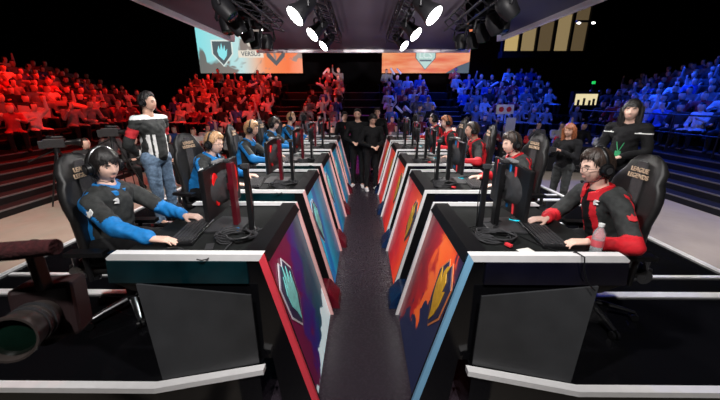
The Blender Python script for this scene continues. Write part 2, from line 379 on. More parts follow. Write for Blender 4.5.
for i in range(5):
    make_desk(-1, i, ('black angular desk with coral slanted rim and purple print, nearest on the left' if i == 0 else 'black angular desk with cyan side print on the left, ' + pos_words[i]))
    make_desk(1, i, ('black angular desk with pale blue slanted rim and orange print, nearest on the right' if i == 0 else 'black angular desk with red side print on the right, ' + pos_words[i]))
# wedge-shaped feet between the desks; red and blue light put into their colour
for s in (-1, 1):
    for i in range(4):
        m = mat('wedge_light_tint', (.10,.004,.012) if s < 0 else (.004,.02,.07), .25, noise=.4, nscale=6)
        y = 1.66+DL+.03+1.38*i
        o = MB().prism([(.245,PF+.009),(.262,PF+.075),(.36,PF+.20),(.46,PF+.20),(.46,PF+.009)], 'y', y, y+.26).build('floor_wedge', m, None, bevel=.006, xf=lambda p, s=s: V((p.x*s, p.y, p.z)))
        tag(o, ('red-light-tinted' if s < 0 else 'blue-light-tinted')+' glossy wedge on the aisle floor behind the '+('left' if s < 0 else 'right')+' desk '+pos_words[i], 'wedge', 'floor wedges along the aisle')

# ------------------------------------------------------------------ things on the desks
ZD = ZT-.04          # tabletop level
SIDE = {-1:'left', 1:'right'}
ordn = ['nearest', 'second', 'third', 'fourth', 'farthest']
def lbl(s, i): return f"on the {ordn[i]} {SIDE[s]} desk"
M['maroonp'] = mat('maroon_plastic', (.09,.004,.010), .3, noise=.2)
def make_monitor(s):
    # local frame: screen faces +x (the player); base origin at the foot of the stand
    t = thing('monitor', 'x', 'monitor')
    MB().box((-.0,0,.30),(.03,.57,.34)).build('casing', M['plastic'], t, bevel=.006)
    b = MB(); b.box((.016,0,.30),(.004,.545,.315)); b.build('screen', M['glossscreen'], t)
    b = MB(); b.rings([[V((-.015,a*.22,.30+c*.12)) for a, c in q] for q in [[(math.cos(k*PI/8),math.sin(k*PI/8)) for k in range(16)]]]+[[V((-.045,math.cos(k*PI/8)*.16,.30+math.sin(k*PI/8)*.085)) for k in range(16)]]); b.build('rear_bulge', M['plastic2'] , t, smooth=.6)
    sw = M['monred'] if s < 0 else M['redprint']
    if s < 0:
        for cy in (-.19, .14):
            MB().prism([(cy+.045*math.cos(k*PI/8)*(1 if k < 8 else .8), .31+.115*math.sin(k*PI/8)) for k in range(16)], 'x', -.024, -.014).build('rear_insert', sw, t)
    else:
        MB().prism([(-.10,.46),(-.085,.46),(-.12,.14),(-.135,.14)], 'x', -.022, -.014).build('rear_insert', sw, t); MB().prism([(.20,.46),(.21,.46),(.17,.14),(.16,.14)], 'x', -.022, -.014).build('rear_insert', sw, t)
    if s > 0:
        b = MB(); b.prism([(-.02,.46),(0.0,.46),(-.02,.16),(-.04,.16)], 'x', -.022, -.014); b.build('rear_insert', M['blue'], t)
    b = MB(); b.box((-.075,0,.24),(.035,.07,.46)); b.box((-.05,0,.30),(.05,.05,.05)); b.build('stand_column', M['maroonp'] if s < 0 else M['plastic'], t, bevel=.006)
    b = MB(); b.prism([(-.15,-.13),(.10,-.16),(.12,0),(.10,.16),(-.15,.13)], 'z', 0, .012); b.build('stand_base', M['plastic2'], t, bevel=.003)
    b = MB(); b.box((-.06,0,.485),(.04,.07,.02)); b.build('cable_hook', M['plastic2'], t, bevel=.004)
    w = MB(); w.box((.0,.02,.485),(.04,.13,.018)); w.build('webcam_bar', M['grey'], t, bevel=.004)
    return t
M['glossscreen'] = mat('monitor_screen', (.02,.03,.04), .1, emit=(.25,.35,.5), estr=.8, noise=.3, nscale=8)
def make_pillar():
    t = thing('camera_post', 'x', 'post')
    MB().box((0,0,.006),(.075,.075,.012)).build('base_plate', M['darkmetal'], t, bevel=.002)
    MB().box((0,0,.235),(.032,.032,.45)).build('post', M['plastic'], t, bevel=.003)
    b = MB(); b.box((.0,0,.472),(.045,.036,.030)); b.cyl((.022,0,.472),(.034,0,.472),.010,12); b.build('small_camera', M['plastic2'], t, bevel=.003)
    b = MB(); b.tube([(-.018,.0,.40),(-.03,.01,.25),(-.022,.005,.05),(-.05,.06,.012)], .004, 6); b.build('cable', M['plastic'], t, smooth=1)
    return t
def make_keyboard():
    t = thing('keyboard', 'x', 'keyboard')
    MB().box((0,0,.012),(.16,.44,.022)).build('case', M['plastic'], t, bevel=.004)
    b = MB()
    for r in range(6):
        x = .062-r*.0245; y = -.205
        row = {5:[1.3,1.3,1.3,6.2,1.3,1.3,1.3,1.3,1,1,1,2,1],}.get(r, [1.0+.2*(r%3)]+[1]*13+[1.6-.1*r]+[1]*3)
        k = .405/sum(row)
        for w in row:
            b.box((x, y+w*k/2, .028),(.0195, w*k-.0035, .010)); y += w*k
    b.build('keys', M['plastic2'], t)
    return t
def make_mouse(blue=False):
    t = thing('computer_mouse', 'x', 'mouse')
    b = MB(); b.ell((0,0,.012),(.058,.031,.024),20,12); b.build('shell', M['plastic'], t, smooth=2, xf=lambda p: V((p.x, p.y, max(p.z,.001))))
    b = MB(); b.cyl((.034,-.004,.030),(.034,.004,.030),.008,12); b.build('wheel', M['plastic2'], t, smooth=1)
    if blue:
        b = MB(); b.ell((.0,0,.012),(.061,.0335,.012),20,8); b.build('side_glow', M['mglow'], t, smooth=2)
    return t
M['mglow'] = mat('mouse_glow', (.02,.4,.5), .3, emit=(.0,.55,.7), estr=.9, noise=.05)
def make_cables(seed):
    rnd = random.Random(seed)
    t = thing('cable_coil', 'x', 'cable')
    b = MB(); pts = []
    for k in range(90):
        a = k*.33; r = .085+.022*math.sin(k*.7)+rnd.uniform(-.006,.006)
        pts.append((r*math.cos(a), r*.8*math.sin(a), .008+.00035*k+.004*math.sin(k*1.3)+.003))
    b.tube(pts, .0042, 6)
    for k in range(5):
        a = rnd.uniform(0, 6.28); p = V((.07*math.cos(a), .07*math.sin(a), .012)); q = []
        for j in range(9):
            q.append(tuple(p)); a += rnd.uniform(-.6,.6); p = p+V((.03*math.cos(a), .03*math.sin(a), 0)); p.z = .006+.012*abs(math.sin(j+k))
            p.x = max(-.13, min(.13, p.x)); p.y = max(-.12, min(.25, p.y))
        b.tube(q, .0035, 6)
    b.build('cord', M['plastic2'], t, smooth=1); t.scale = (1.25,1.3,1.2)
    b = MB(); b.box((.03,-.09,.018),(.02,.035,.014), z=.5); b.build('plug', M['blue'] if seed%2 else M['redprint'], t, bevel=.002)
    return t
def make_headphones_stand(): pass
protoM = {s: make_monitor(s) for s in (-1,1)}
def child_map():
    d = {}
    for c in C.objects:
        if c.parent: d.setdefault(c.parent.name, []).append(c)
    return d
def place(o, loc, rz, label, group=None, first=[]):
    if o.name in first: c = copy_tree(o)
    else: c = o; first.append(o.name)
    c.location = loc; c.rotation_euler = (0,0,rz); c['label'] = label
    if group: c['group'] = group
    return c
post, kb, ms, msb = make_pillar(), make_keyboard(), make_mouse(), make_mouse(True)
cabs = {s: make_cables(3 if s < 0 else 4) for s in (-1,1)}
for s in (-1, 1):
    rz = 0 if s > 0 else PI      # local +x = away from the aisle
    for i in range(5):
        Y = 1.66+1.38*i
        place(protoM[s], (s*1.03, Y+.56, ZD), rz, f"black monitor with {'red oval inserts' if s < 0 else 'red and blue stripes'} on its back {lbl(s,i)}", 'monitors on the desks')
        place(post, (s*.80, Y+.43, ZD), rz, f"thin black post with small camera on top {lbl(s,i)}", 'camera posts on the desks')
        place(kb, (s*1.21, Y+(.40 if s < 0 else .38), ZD), rz + (.12 if s < 0 else -.10), f"black keyboard {lbl(s,i)}", 'keyboards')
        place(ms if s < 0 else msb, (s*1.17, Y+(.10 if s < 0 else .66), ZD), rz+(.1 if s < 0 else 0), f"{'black mouse' if s < 0 else 'black mouse with cyan glow'} under the player's hand {lbl(s,i)}", 'mice')
        place(cabs[s], (s*.86, Y+.30, ZD), rz+.3*i, f"tangled black headset cable coil {lbl(s,i)}", 'cable coils on the desks')
# loose cable over the front edge of the nearest right desk, tablet, paper, bottle
b = MB(); b.tube([(1.05,2.02,ZD+.006),(1.12,1.86,ZD+.006),(1.19,1.74,ZD+.012),(1.22,1.69,ZT+.008),(1.235,1.640,ZT+.002),(1.24,1.630,.68),(1.27,1.625,.60),(1.31,1.60,.56)], .004, 8)
tag(b.build('cable', M['plastic'], None, smooth=1), 'thin black cable hanging over the front edge of the nearest right desk', 'cable')
tag(MB().box((.985,1.80,ZD+.003),(.09,.055,.004), z=.3).build('paper_card', M['paper'], None, bevel=.001), 'small white card lying on the nearest right desk', 'card')
tag(MB().box((-.99,1.84,ZD+.004),(.05,.09,.006), z=.3).build('phone', M['plastic2'], None, bevel=.002), 'small dark phone lying among cables on the nearest left desk', 'phone')
def bottle(loc, label):
    t = thing('water_bottle', label, 'bottle', loc)
    MB().lathe([(.001,0),(.030,.001),(.032,.01),(.031,.06),(.032,.12),(.030,.15),(.014,.180),(.013,.19),(.001,.191)], seg=20).build('body', M['water'], t, smooth=.8)
    MB().lathe([(.0325,.065),(.0328,.066),(.0328,.105),(.0325,.106)], seg=20).build('label_band', M['label'], t, smooth=.8)
    MB().lathe([(.001,.188),(.0155,.188),(.0155,.205),(.001,.206)], seg=16).build('cap', M['whiteprint'], t, smooth=.8)
bottle((1.37,1.745,ZD), 'clear plastic water bottle in front of the nearest right player')
# ------------------------------------------------------------------ gaming chair
def make_chair(s):
    t = thing('gaming_chair', 'x', 'chair')
    back = []
    prof = [(.42,.19),(.46,.23),(.55,.245),(.68,.235),(.80,.235),(.90,.262),(.97,.265),(1.04,.245),(1.08,.215),(1.14,.190),(1.19,.160),(1.23,.115),(1.245,.06)]
    for z, w in prof:
        w *= .86; xc = -.14-(z-.42)*.07; th = .05 if z < 1.16 else .05*max(.25,(1.26-z)/.1)
        ring = []
        for k in range(28):
            a = 2*PI*k/28; cy = math.copysign(abs(math.cos(a))**.7, math.cos(a)); sn = math.sin(a)
            x = th*math.copysign(abs(sn)**.7, sn)
            bol = .055*abs(cy)**3*(1 if z < 1.1 else .4)
            ring.append(V((xc+x+bol, w*cy, z)))
        back.append(ring)
    b = MB(); b.rings(back); br = b.build('backrest', M['leather'], t, smooth=1.2)
    # grey centre stripe of the headrest and back
    b = MB()
    q = [(1.20,.035),(1.16,.045),(1.10,.05),(1.02,.05),(.90,.05),(.78,.05)]
    b.rings([[V((-.14-(z-.42)*.07+.052+d, y, z)) for y, d in ((-w,-.006),(-w,.006),(w,.006),(w,-.006))] for z, w in q]); b.build('centre_stripe', M['leather2'], br)
    mw = Matrix.Translation((-.14-(1.10-.42)*.07+.060,0,1.12)) @ Matrix.Rotation(-.07,4,'Y') @ Matrix.Rotation(PI/2,4,'Z') @ Matrix.Rotation(PI/2,4,'X')
    text_obj('embroidery', 'LEAGUE\nLEGENDS', .043, M['gold'], br, mw, .003)
    b = MB()
    rings = []
    for x, w, h in [(-.24,.19,.03),(-.20,.235,.05),(0,.25,.055),(.18,.25,.055),(.25,.235,.045),(.28,.20,.02)]:
        rings.append([V((x, w*math.copysign(abs(math.cos(a))**.6, math.cos(a)), .455+h*math.copysign(abs(math.sin(a))**.6, math.sin(a))+.02*abs(math.cos(a))**3)) for a in [2*PI*k/24 for k in range(24)]])
    b.rings(rings); b.build('seat', M['leather'], t, smooth=1.2)
    for sd in (-1, 1):
        b = MB(); b.tube([(-.02,sd*.24,.42),(-.02,sd*.30,.43),(-.02,sd*.305,.62)], .017, 8); b.box((.0,sd*.305,.635),(.24,.075,.03))
        b.build('armrest', M['plastic'], t, smooth=.6)
    b = MB(); b.cyl((0,0,.10),(0,0,.24),.032,14); b.cyl((0,0,.24),(0,0,.40),.02,14); b.box((0,0,.395),(.2,.16,.035)); b.build('gas_lift', M['darkmetal'], t, smooth=.6)
    for sd in (-1,1):
        b = MB(); b.cyl((-.16,sd*.20,.45),(-.16,sd*.24,.45),.05,16); b.tube([(-.02,sd*.22,.41),(-.16,sd*.225,.44),(-.165,sd*.215,.60)], .018, 8); b.build('hinge', M['metal' if s < 0 else 'plastic2'], t, smooth=.6)
    base = MB(); base.cyl((0,0,.075),(0,0,.125),.05,16); bo = base.build('star_base', M['darkmetal'], t, smooth=.6)
    for k in range(5):
        a = 2*PI*k/5+.35; c, sn = math.cos(a), math.sin(a)
        b = MB(); b.tube([(.03*c,.03*sn,.105),(.2*c,.2*sn,.085),(.31*c,.31*sn,.065)], [.026,.02,.014], 8, flat=.7); b.build('leg', M['metal' if s < 0 else 'darkmetal'], bo, smooth=1)
        b = MB()
        for e in (-.016,.016):
            o = V((-sn*e, c*e, 0)); p = V((.31*c,.31*sn,.028)); w = V((-sn,c,0))*.009
            b.cyl(p+o-w, p+o+w, .027, 14)
        b.build('caster', M['plastic'], bo, smooth=.6)
    return t

# ------------------------------------------------------------------ people
def fingers(mb, w, d, up, side, curl, L=.19, thumb=1.0, grip=0.0, seg=8):
    """palm and five fingers from wrist w along d; up = back of the hand; side = direction of the thumb"""
    w = V(w); d = V(d).normalized(); up = V(up); up = (up-d*up.dot(d)).normalized(); sd = up.cross(d)
    if sd.dot(V(side)) < 0: sd = -sd
    k = L/.19
    for q in (-.028,-.010,.008,.026):
        mb.capsule(w+d*.005+sd*q*.55*k, w+d*.092*k+sd*q*1.05*k, .0165*k, .0125*k, seg)
    spec = [(.026,.072,.0088),(.008,.080,.0090),(-.010,.075,.0086),(-.028,.058,.0078)]
    for j, (o, ln, r) in enumerate(spec):
        p = w+d*.088*k+sd*o*1.08*k; a = curl*.55; dd = d
        spread = sd*(o*.9)
        for part, f in enumerate((.45,.32,.23)):
            dd = (d*math.cos(a)-up*math.sin(a)+spread*2*(1-grip)).normalized(); q = p+dd*ln*f*k
            mb.capsule(p, q, r*k*(1-.06*part), r*k*(.94-.06*part), seg); p = q; a += curl*(.75+.06*j)
    p = w+d*.022*k+sd*.024*k-up*.004; td = (d*.75+sd*.75-up*.25).normalized()
    q = p+td*.045*k; mb.capsule(p, q, .0145*k, .0115*k, seg)
    td2 = (d*.95+sd*(.30-.5*grip)-up*.3).normalized(); mb.capsule(q, q+td2*.033*k, .0112*k, .0098*k, seg)
    q2 = q+td2*.033*k; mb.capsule(q2, q2+td2*.022*k, .0098*k, .0085*k, seg)

def head_shape(mb, R, c, sc=1.0, fem=0.0):
    """a head turned by R about c; +x is the face"""
    seg, rg = 40, 30; rings = []
    for i in range(1, rg):
        th = PI*i/rg; ring = []
        for j in range(seg):
            ph = 2*PI*j/seg
            x = math.sin(th)*math.cos(ph); y = math.sin(th)*math.sin(ph); z = math.cos(th)
            X = x*.098-.004; Y = y*.077; Z = z*.118
            if z < 0:                                # jaw: narrower, chin forward, nape higher
                k = (-z)**1.3
                Y *= 1-.34*k
                if x > 0: X *= 1-.10*k
                else: X *= 1-.35*k
            if x > .2:
                fr = (x-.2)/.8
                yy = Y/.077; zz = Z/.118
                X -= .006*fr*max(0, 1-abs(zz-.9)*1.2)
                X += .006*fr*math.exp(-((zz-.22)/.10)**2)*math.exp(-(yy/.6)**2)            # brow
                X -= .011*fr*math.exp(-((zz-.05)/.11)**2)*math.exp(-((abs(yy)-.40)/.20)**2)  # eye sockets
                X += .018*fr*math.exp(-((zz+.20)/.10)**2)*math.exp(-(yy/.15)**2)           # nose tip
                X += .012*fr*math.exp(-((zz+.02)/.16)**2)*math.exp(-(yy/.12)**2)           # bridge
                X += .003*fr*math.exp(-((zz+.47)/.07)**2)*math.exp(-(yy/.30)**2)           # lips
                X += .010*fr*math.exp(-((zz+.80)/.14)**2)*math.exp(-(yy/.35)**2)*(1-.4*fem)  # chin
                X += .004*fr*math.exp(-((zz+.18)/.2)**2)*math.exp(-((abs(yy)-.55)/.18)**2)  # cheek
            ring.append(c + R @ (V((X, Y, Z))*sc))
        rings.append(ring)
    mb.rings(rings)
    for sd in (-1, 1):
        mb.ell(c + R @ (V((-.004, sd*.079, -.002))*sc), (.017*sc,.008*sc,.031*sc), 10, 8, R @ Matrix.Rotation(-sd*.35, 3, 'Z') @ Matrix.Rotation(-.15, 3, 'Y'))

TMP = bpy.data.scenes.new('work')
def remesh(o, vox, smooth_it=3, fac=.5):
    md = o.modifiers.new('r', 'REMESH'); md.mode = 'VOXEL'; md.voxel_size = vox
    if smooth_it:
        sm = o.modifiers.new('s', 'SMOOTH'); sm.iterations = smooth_it; sm.factor = fac
    TMP.collection.objects.link(o); TMP.view_layers[0].update(); dg = TMP.view_layers[0].depsgraph
    me = bpy.data.meshes.new_from_object(o.evaluated_get(dg)); TMP.collection.objects.unlink(o)
    old = o.data; o.modifiers.clear(); o.data = me; bpy.data.meshes.remove(old)
    me.polygons.foreach_set('use_smooth', [True]*len(me.polygons))
    me.name = o.name
    return o
def paint(o, mats, fn):
    o.data.materials.clear()
    for m in mats: o.data.materials.append(m)
    for p in o.data.polygons: p.material_index = fn(p.center)
    return o
def seg_t(p, a, b):
    ab = b-a; t = (p-a).dot(ab)/ab.length_squared; t = max(0, min(1, t)); return t, (a+ab*t-p).length

def hair_mesh(c, R, style, m, parent, sc=1.0, seed=1):
    rnd = random.Random(seed); b = MB()
    # skull cap, cut at the hairline
    def line(az):   # lowest latitude (elevation in radians) of the hair for the azimuth; 0 = face
        a = abs(az)
        if style == 'fringe': return .50 if a < .8 else (.50-(a-.8)*1.7 if a < 1.45 else -.62)
        if style == 'short':  return .62 if a < .75 else max(-.60, .62-(a-.75)*1.1)
        if style == 'crop':   return .75 if a < .8 else max(-.5, .75-(a-.8)*1.0)
        return .42 if a < .8 else max(-1.1, .42-(a-.8)*1.7)
    A = V((.103,.083,.124))*sc; N = 48; rows = 12; grid = []
    for r in range(rows+1):
        ring = []
        for j in range(N):
            az = 2*PI*j/N; az2 = az if az <= PI else az-2*PI
            el = PI/2-(PI/2-line(az2))*r/rows
            wob = 1.01+.03*math.sin(az*9+r)+rnd.uniform(-.012,.012)
            if r == rows: wob = .97
            ring.append(c + R @ V(((A.x*math.cos(el)*math.cos(az))*wob-.004*sc, A.y*math.cos(el)*math.sin(az)*wob, A.z*math.sin(el)*wob+.004)))
        grid.append(ring)
    b.rings(grid[:], cap=True)
    # locks that follow the head and end in points
    n = {'fringe':190,'short':170,'crop':110,'long':170}[style]
    for k in range(n):
        az = rnd.uniform(-PI, PI); e1 = line(az)-(rnd.uniform(-.05,.16) if style != 'crop' else rnd.uniform(-.05,.05)); e0 = rnd.uniform(.75,1.45)
        if abs(az) < .9 and style == 'fringe': e1 = rnd.uniform(.22,.40)
        sweep = rnd.uniform(-.25,.25); pts = []; rr = []; nn = 6; lift = rnd.uniform(1.01,1.08)
        for q in range(nn):
            u = q/(nn-1); el = e0+(e1-e0)*u; a = az+sweep*u
            l = lift+.02*math.sin(u*PI)
            if style == 'short' and abs(az) < 1.0: l += .10*math.sin(u*PI*.6)
            pts.append(c + R @ V((A.x*math.cos(el)*math.cos(a)*l-.004*sc, A.y*math.cos(el)*math.sin(a)*l, A.z*math.sin(el)*l+.004)))
            rr.append((.0125 if u < .7 else .009)*sc*(1-.75*max(0,(u-.55)/.45)))
        b.tube(pts, rr, 6, flat=.55)
    if style == 'long':
        for k in range(90):
            az = rnd.choice((-1,1))*rnd.uniform(1.15, 3.1); st = V((A.x*.9*math.cos(az), A.y*1.02*math.sin(az), rnd.uniform(-.02,.06)*sc)); pts = []
            L = rnd.uniform(.22,.36)*sc
            for q in range(6):
                u = q/5; pts.append(c + R @ (st+V((-.03*u, .02*math.sin(az)*math.sin(u*5+k), -L*u))))
            b.tube(pts, [.012*sc,.017*sc,.018*sc,.017*sc,.014*sc,.003*sc], 6, flat=.6)
    return b.build('hair', m, parent, smooth=1.2)

def face_parts(c, R, parent, sc=1.0, glasses=False, brow='hair_black'):
    for sd in (-1, 1):
        e = MB(); e.ell(c + R @ (V((.0665, sd*.031, .007))*sc), (.0125*sc,.0135*sc,.0085*sc), 14, 10, R); eo = e.build('eye', M['eyewhite'], parent, smooth=2)
        e = MB(); e.ell(c + R @ (V((.0762, sd*.031, .0065))*sc), (.0045*sc,.0062*sc,.0062*sc), 12, 8, R); e.build('iris', M['iris'], eo, smooth=2)
        e = MB(); e.tube([c + R @ (V(p)*sc) for p in ((.0780,sd*.017,.012),(.0795,sd*.030,.0155),(.072,sd*.045,.012))], [.0012*sc,.0022*sc,.0012*sc], 6); e.build('eyelid', M['iris'], eo, smooth=2)
        e = MB(); e.tube([c + R @ (V(p)*sc) for p in ((.091,sd*.014,.025),(.090,sd*.030,.031),(.078,sd*.050,.027))], [.003*sc,.0038*sc,.0015*sc], 6); e.build('eyebrow', M[brow], parent, smooth=2)
    e = MB(); e.ell(c + R @ (V((.0800,0,-.0545))*sc), (.005*sc,.020*sc,.0032*sc), 14, 8, R); e.ell(c + R @ (V((.0790,0,-.0610))*sc), (.005*sc,.016*sc,.0038*sc), 14, 8, R); e.build('mouth', M['lip'], parent, smooth=2)
    if glasses:
        g = MB()
        for sd in (-1, 1):
            pts = [c + R @ (V((.110-.010*abs(math.cos(a))**2, sd*.033+.024*math.cos(a), .004+.017*math.sin(a)))*sc) for a in [2*PI*k/20 for k in range(21)]]
            g.tube(pts, .0017*sc, 6); g.tube([c + R @ (V(p)*sc) for p in ((.100,sd*.056,.008),(.05,sd*.080,.010),(-.01,sd*.086,.004))], .0016*sc, 6)
        g.tube([c + R @ (V(p)*sc) for p in ((.106,-.010,.008),(.109,0,.011),(.106,.010,.008))], .0016*sc, 6)
        g.build('glasses', M['plastic'], parent, smooth=2)

def headset(c, R, parent, sc=1.0, band='plastic', bandm=None, mic=-1):
    h = MB(); pts = []
    for k in range(17):
        a = PI*k/16; pts.append(c + R @ (V((-.008+.0*k, .098*math.cos(a), .015+.128*math.sin(a)))*sc))
    h.tube(pts, .0115*sc, 8, flat=.5, up=R @ V((0,1,0))); ho = h.build('headset', M[band], parent, smooth=1.2)
    for sd in (-1, 1):
        p = c + R @ (V((-.004, sd*.082, -.002))*sc); q = c + R @ (V((-.004, sd*.118, -.004))*sc)
        e = MB(); e.tube([p, p+(q-p)*.35, p+(q-p)*.4, q, q+(q-p)*.08], [.046*sc,.048*sc,.040*sc,.036*sc,.028*sc], 20); e.build('ear_cup', M['plastic'], ho, smooth=.7)
        e = MB(); e.tube([p+(q-p)*.9, q+(q-p)*.12], [.024*sc,.022*sc], 16); e.build('cup_cap', M['plastic2'], ho, smooth=.7)
    m = MB(); m.tube([c + R @ (V(v)*sc) for v in ((.01,mic*.112,-.02),(.06,mic*.105,-.065),(.095,mic*.06,-.082),(.108,mic*.035,-.080))], .003*sc, 6)
    m.ell(c + R @ (V((.110,mic*.030,-.079))*sc), (.011*sc,.011*sc,.011*sc), 10, 8); m.build('microphone', M['plastic'], ho, smooth=2)

def person(name, label, group, loc, rz, J, top, bottoms, shoes, hair, vox=.007, cvox=.010, skin='skin', glasses=False, hs=None, fem=0.0, hands=(dict(),dict()), hscale=1.0, seed=1, category='person', open_jacket=None, long_sleeve=True, build=1.0):
    """J = joints in the local frame (+x forward, +y left, z up); top = (materials, paint function)"""
    t = thing(name, label, category, loc, rz, group)
    j = {k: (V(v) if not isinstance(v, (float, int)) else v) for k, v in J.items()}
    hc = j['head']; R = Matrix.Rotation(J.get('yaw', 0), 3, 'Z') @ Matrix.Rotation(J.get('nod', 0), 3, 'Y') @ Matrix.Rotation(J.get('tilt', 0), 3, 'X')
    w = build
    # --- one continuous body
    b = MB(); head_shape(b, R, hc, hscale, fem)
    nk = j['neck']
    b.capsule(nk, hc + R @ V((-.022,0,-.06))*hscale, .056*w, .052, 16)
    b.capsule(j['chest']+V((0,.07,.06)), j['chest']+V((0,-.07,.06)), .085*w, .085*w, 16)
    b.capsule(j['chest'], j['pelvis'], .115*w, .12*w, 18, fl=1.0)
    for k, sd in ((0, -1), (1, 1)):
        n = 'rl'[k]; sh, el, wr = j['sh'+n], j['el'+n], j['wr'+n]
        b.capsule(nk+V((0,0,-.02)), sh, .045*w, .05*w, 12); b.capsule(sh, el, .047*w, .038*w, 12); b.capsule(el, wr, .038*w, .026*w, 12)
        hd = hands[k]
        fingers(b, wr, hd.get('d', (wr-el)), hd.get('up', (0,0,1)), hd.get('side', (0,-sd,0)), hd.get('curl', .5), L=hd.get('L', .185), grip=hd.get('grip', 0))
        hp, kn, an, to = j['hp'+n], j['kn'+n], j['an'+n], j['to'+n]
        b.capsule(hp, kn, .080*w, .052*w, 12); b.capsule(kn, an, .052*w, .036*w, 12); b.capsule(an, to, .036, .028, 10)
    o = b.build('body', M[skin], t); remesh(o, vox, 3)
    # --- clothes
    c = MB(); th = .016
    c.capsule(j['chest']+V((0,.075,.055)), j['chest']+V((0,-.075,.055)), .105*w, .105*w, 16)
    c.capsule(j['chest'], j['pelvis']+V((0,0,.02)), .136*w, .145*w, 18)
    c.capsule(nk+V((0,.05,-.045)), nk+V((0,-.05,-.045)), .055*w, .055*w, 12)
    for n in 'rl':
        sh, el, wr = j['sh'+n], j['el'+n], j['wr'+n]
        c.capsule(nk+V((0,0,-.04)), sh, .058*w, .066*w, 12); c.capsule(sh, el, .067*w, .058*w, 12)
        if long_sleeve: c.capsule(el, el+(wr-el)*.93, .058*w, .042*w, 12)
        else: pass
    # soft folds
    o = c.build('jacket' if long_sleeve else 'shirt', M['blackfab'], t); remesh(o, cvox, 4)
    for v in o.data.vertices:
        p = v.co; f = mnoise.noise(p*9+V((seed,0,0)))*.007+mnoise.noise(p*22)*.003+math.sin((p.z+p.x*.6)*70+6*mnoise.noise(p*6))*.0016
        v.co = p+v.normal*f*1.35
    paint(o, top[0], lambda p: top[1](p, j))
    c = MB()
    for n in 'rl':
        hp, kn, an = j['hp'+n], j['kn'+n], j['an'+n]
        c.capsule(hp, kn, .098*w, .068*w, 14); c.capsule(kn, an+(an-kn)*.0, .068*w, .056*w, 12)
    c.capsule(j['hpr'], j['hpl'], .11*w, .11*w, 14); c.capsule(j['pelvis']+V((0,0,.03)), j['pelvis']-V((0,0,.02)), .135*w, .12*w, 16)
    o = c.build('trousers', M[bottoms], t); remesh(o, max(.012, cvox), 4)
    for v in o.data.vertices:
        p = v.co; v.co = p+v.normal*(math.sin(p.z*60+8*mnoise.noise(p*7))*.003+mnoise.noise(p*10)*.005)
    for n in 'rl':
        an, to = j['an'+n], j['to'+n]; fz = min(an.z, to.z)-.045; d = (to-an); d.z = 0; d = d.normalized()
        c = MB(); h = V((an.x, an.y, 0)); c.capsule((h.x,h.y,fz+.045), (to.x+d.x*.02,to.y+d.y*.02,fz+.038), .047, .040, 12); c.capsule((an.x,an.y,fz+.05),(an.x,an.y,fz+.10),.048,.046,12)
        c.build('shoe', M[shoes], t, smooth=1.5, xf=lambda p, fz=fz: V((p.x,p.y,max(p.z,fz))))
    if hair: hair_mesh(hc, R, hair[0], M[hair[1]], t, hscale, seed)
    face_parts(hc, R, t, hscale, glasses, hair[1] if hair else 'hair_black')
    if hs: headset(hc, R, t, hscale, hs.get('band','plastic'), mic=hs.get('mic',-1))
    return t, j, R

# player's outfit: painted cloth panels
def outfit_blue(p, j):
    for n in 'rl':
        t, d = seg_t(p, j['el'+n], j['wr'+n]); t2, d2 = seg_t(p, j['sh'+n], j['el'+n])
        if (d < .09 and d < d2+.018): return 1
        if d2 < .09 and p.z < j['sh'+n].z+(j['el'+n].z-j['sh'+n].z)*t2-.03 and t2 > .15 and p.x < j['sh'+n].x+.14*t2+.02: return 1
        if d2 < .085 and t2 < .95 and p.x < j['sh'+n].x+(j['el'+n].x-j['sh'+n].x)*t2-.018: return 1
    if p.x < j['chest'].x-.06 and abs(p.y) > .07: return 1
    if (p-j['neck']).length < .075: return 1
    return 0
def outfit_red(p, j):
    for n in 'rl':
        t, d = seg_t(p, j['el'+n], j['wr'+n]); t2, d2 = seg_t(p, j['sh'+n], j['el'+n])
        if (d < .09 and d < d2+.018): return 1
        if d2 < .085 and p.x < j['sh'+n].x+(j['el'+n].x-j['sh'+n].x)*t2-.03: return 1
    if p.x < j['chest'].x-.07 and abs(p.y) > .07: return 1
    if p.x > j['chest'].x+.05:
        a = abs(p.y)
        if a < .035+.05*(j['neck'].z-p.z): return 2
        if a < .075+.05*(j['neck'].z-p.z): return 1
    if (p-j['neck']).length < .085: return 1
    return 0

def seated(dy_near=-.40, near='r', lean=0.0, yaw=0.0, nod=.12, hx=.0, hz=0.0, far=(.57,.08), nearp=(.47,-.37)):
    """seated gamer; both hands on the desk; the hand on the -y side is the one given by nearp"""
    J = dict(pelvis=(-.02,0,.60), chest=(.03+lean*.6,0,.88), neck=(.045+lean,0,1.01), head=(.105+lean+hx,0,1.155+hz), yaw=yaw, nod=nod,
             shr=(.04+lean*.8,-.18,.935), shl=(.04+lean*.8,.18,.935))
    for n, (wx, wy) in (('r', nearp), ('l', far)):
        sh = V(J['sh'+n]); wr = V((wx, wy, .765)); mid = (sh+wr)/2; d = (wr-sh); L = d.length; up, fo = .30, .265
        a = (up*up-fo*fo+L*L)/(2*L); h = math.sqrt(max(.0004, up*up-a*a)); out = V((-.1,(-1 if n == 'r' else 1)*.75,-.65)); u = d.normalized(); out = (out-u*out.dot(u)).normalized()
        el = sh+u*a+out*h; el.z = max(el.z, .745 if el.x > .3 else .70)
        J['el'+n] = el; J['wr'+n] = wr
        sd = -1 if n == 'r' else 1
        J['hp'+n] = (.0,sd*.09,.57); J['kn'+n] = (.44,sd*.14,.55); J['an'+n] = (.40,sd*.14,.085); J['to'+n] = (.53,sd*.16,.05)
    return J

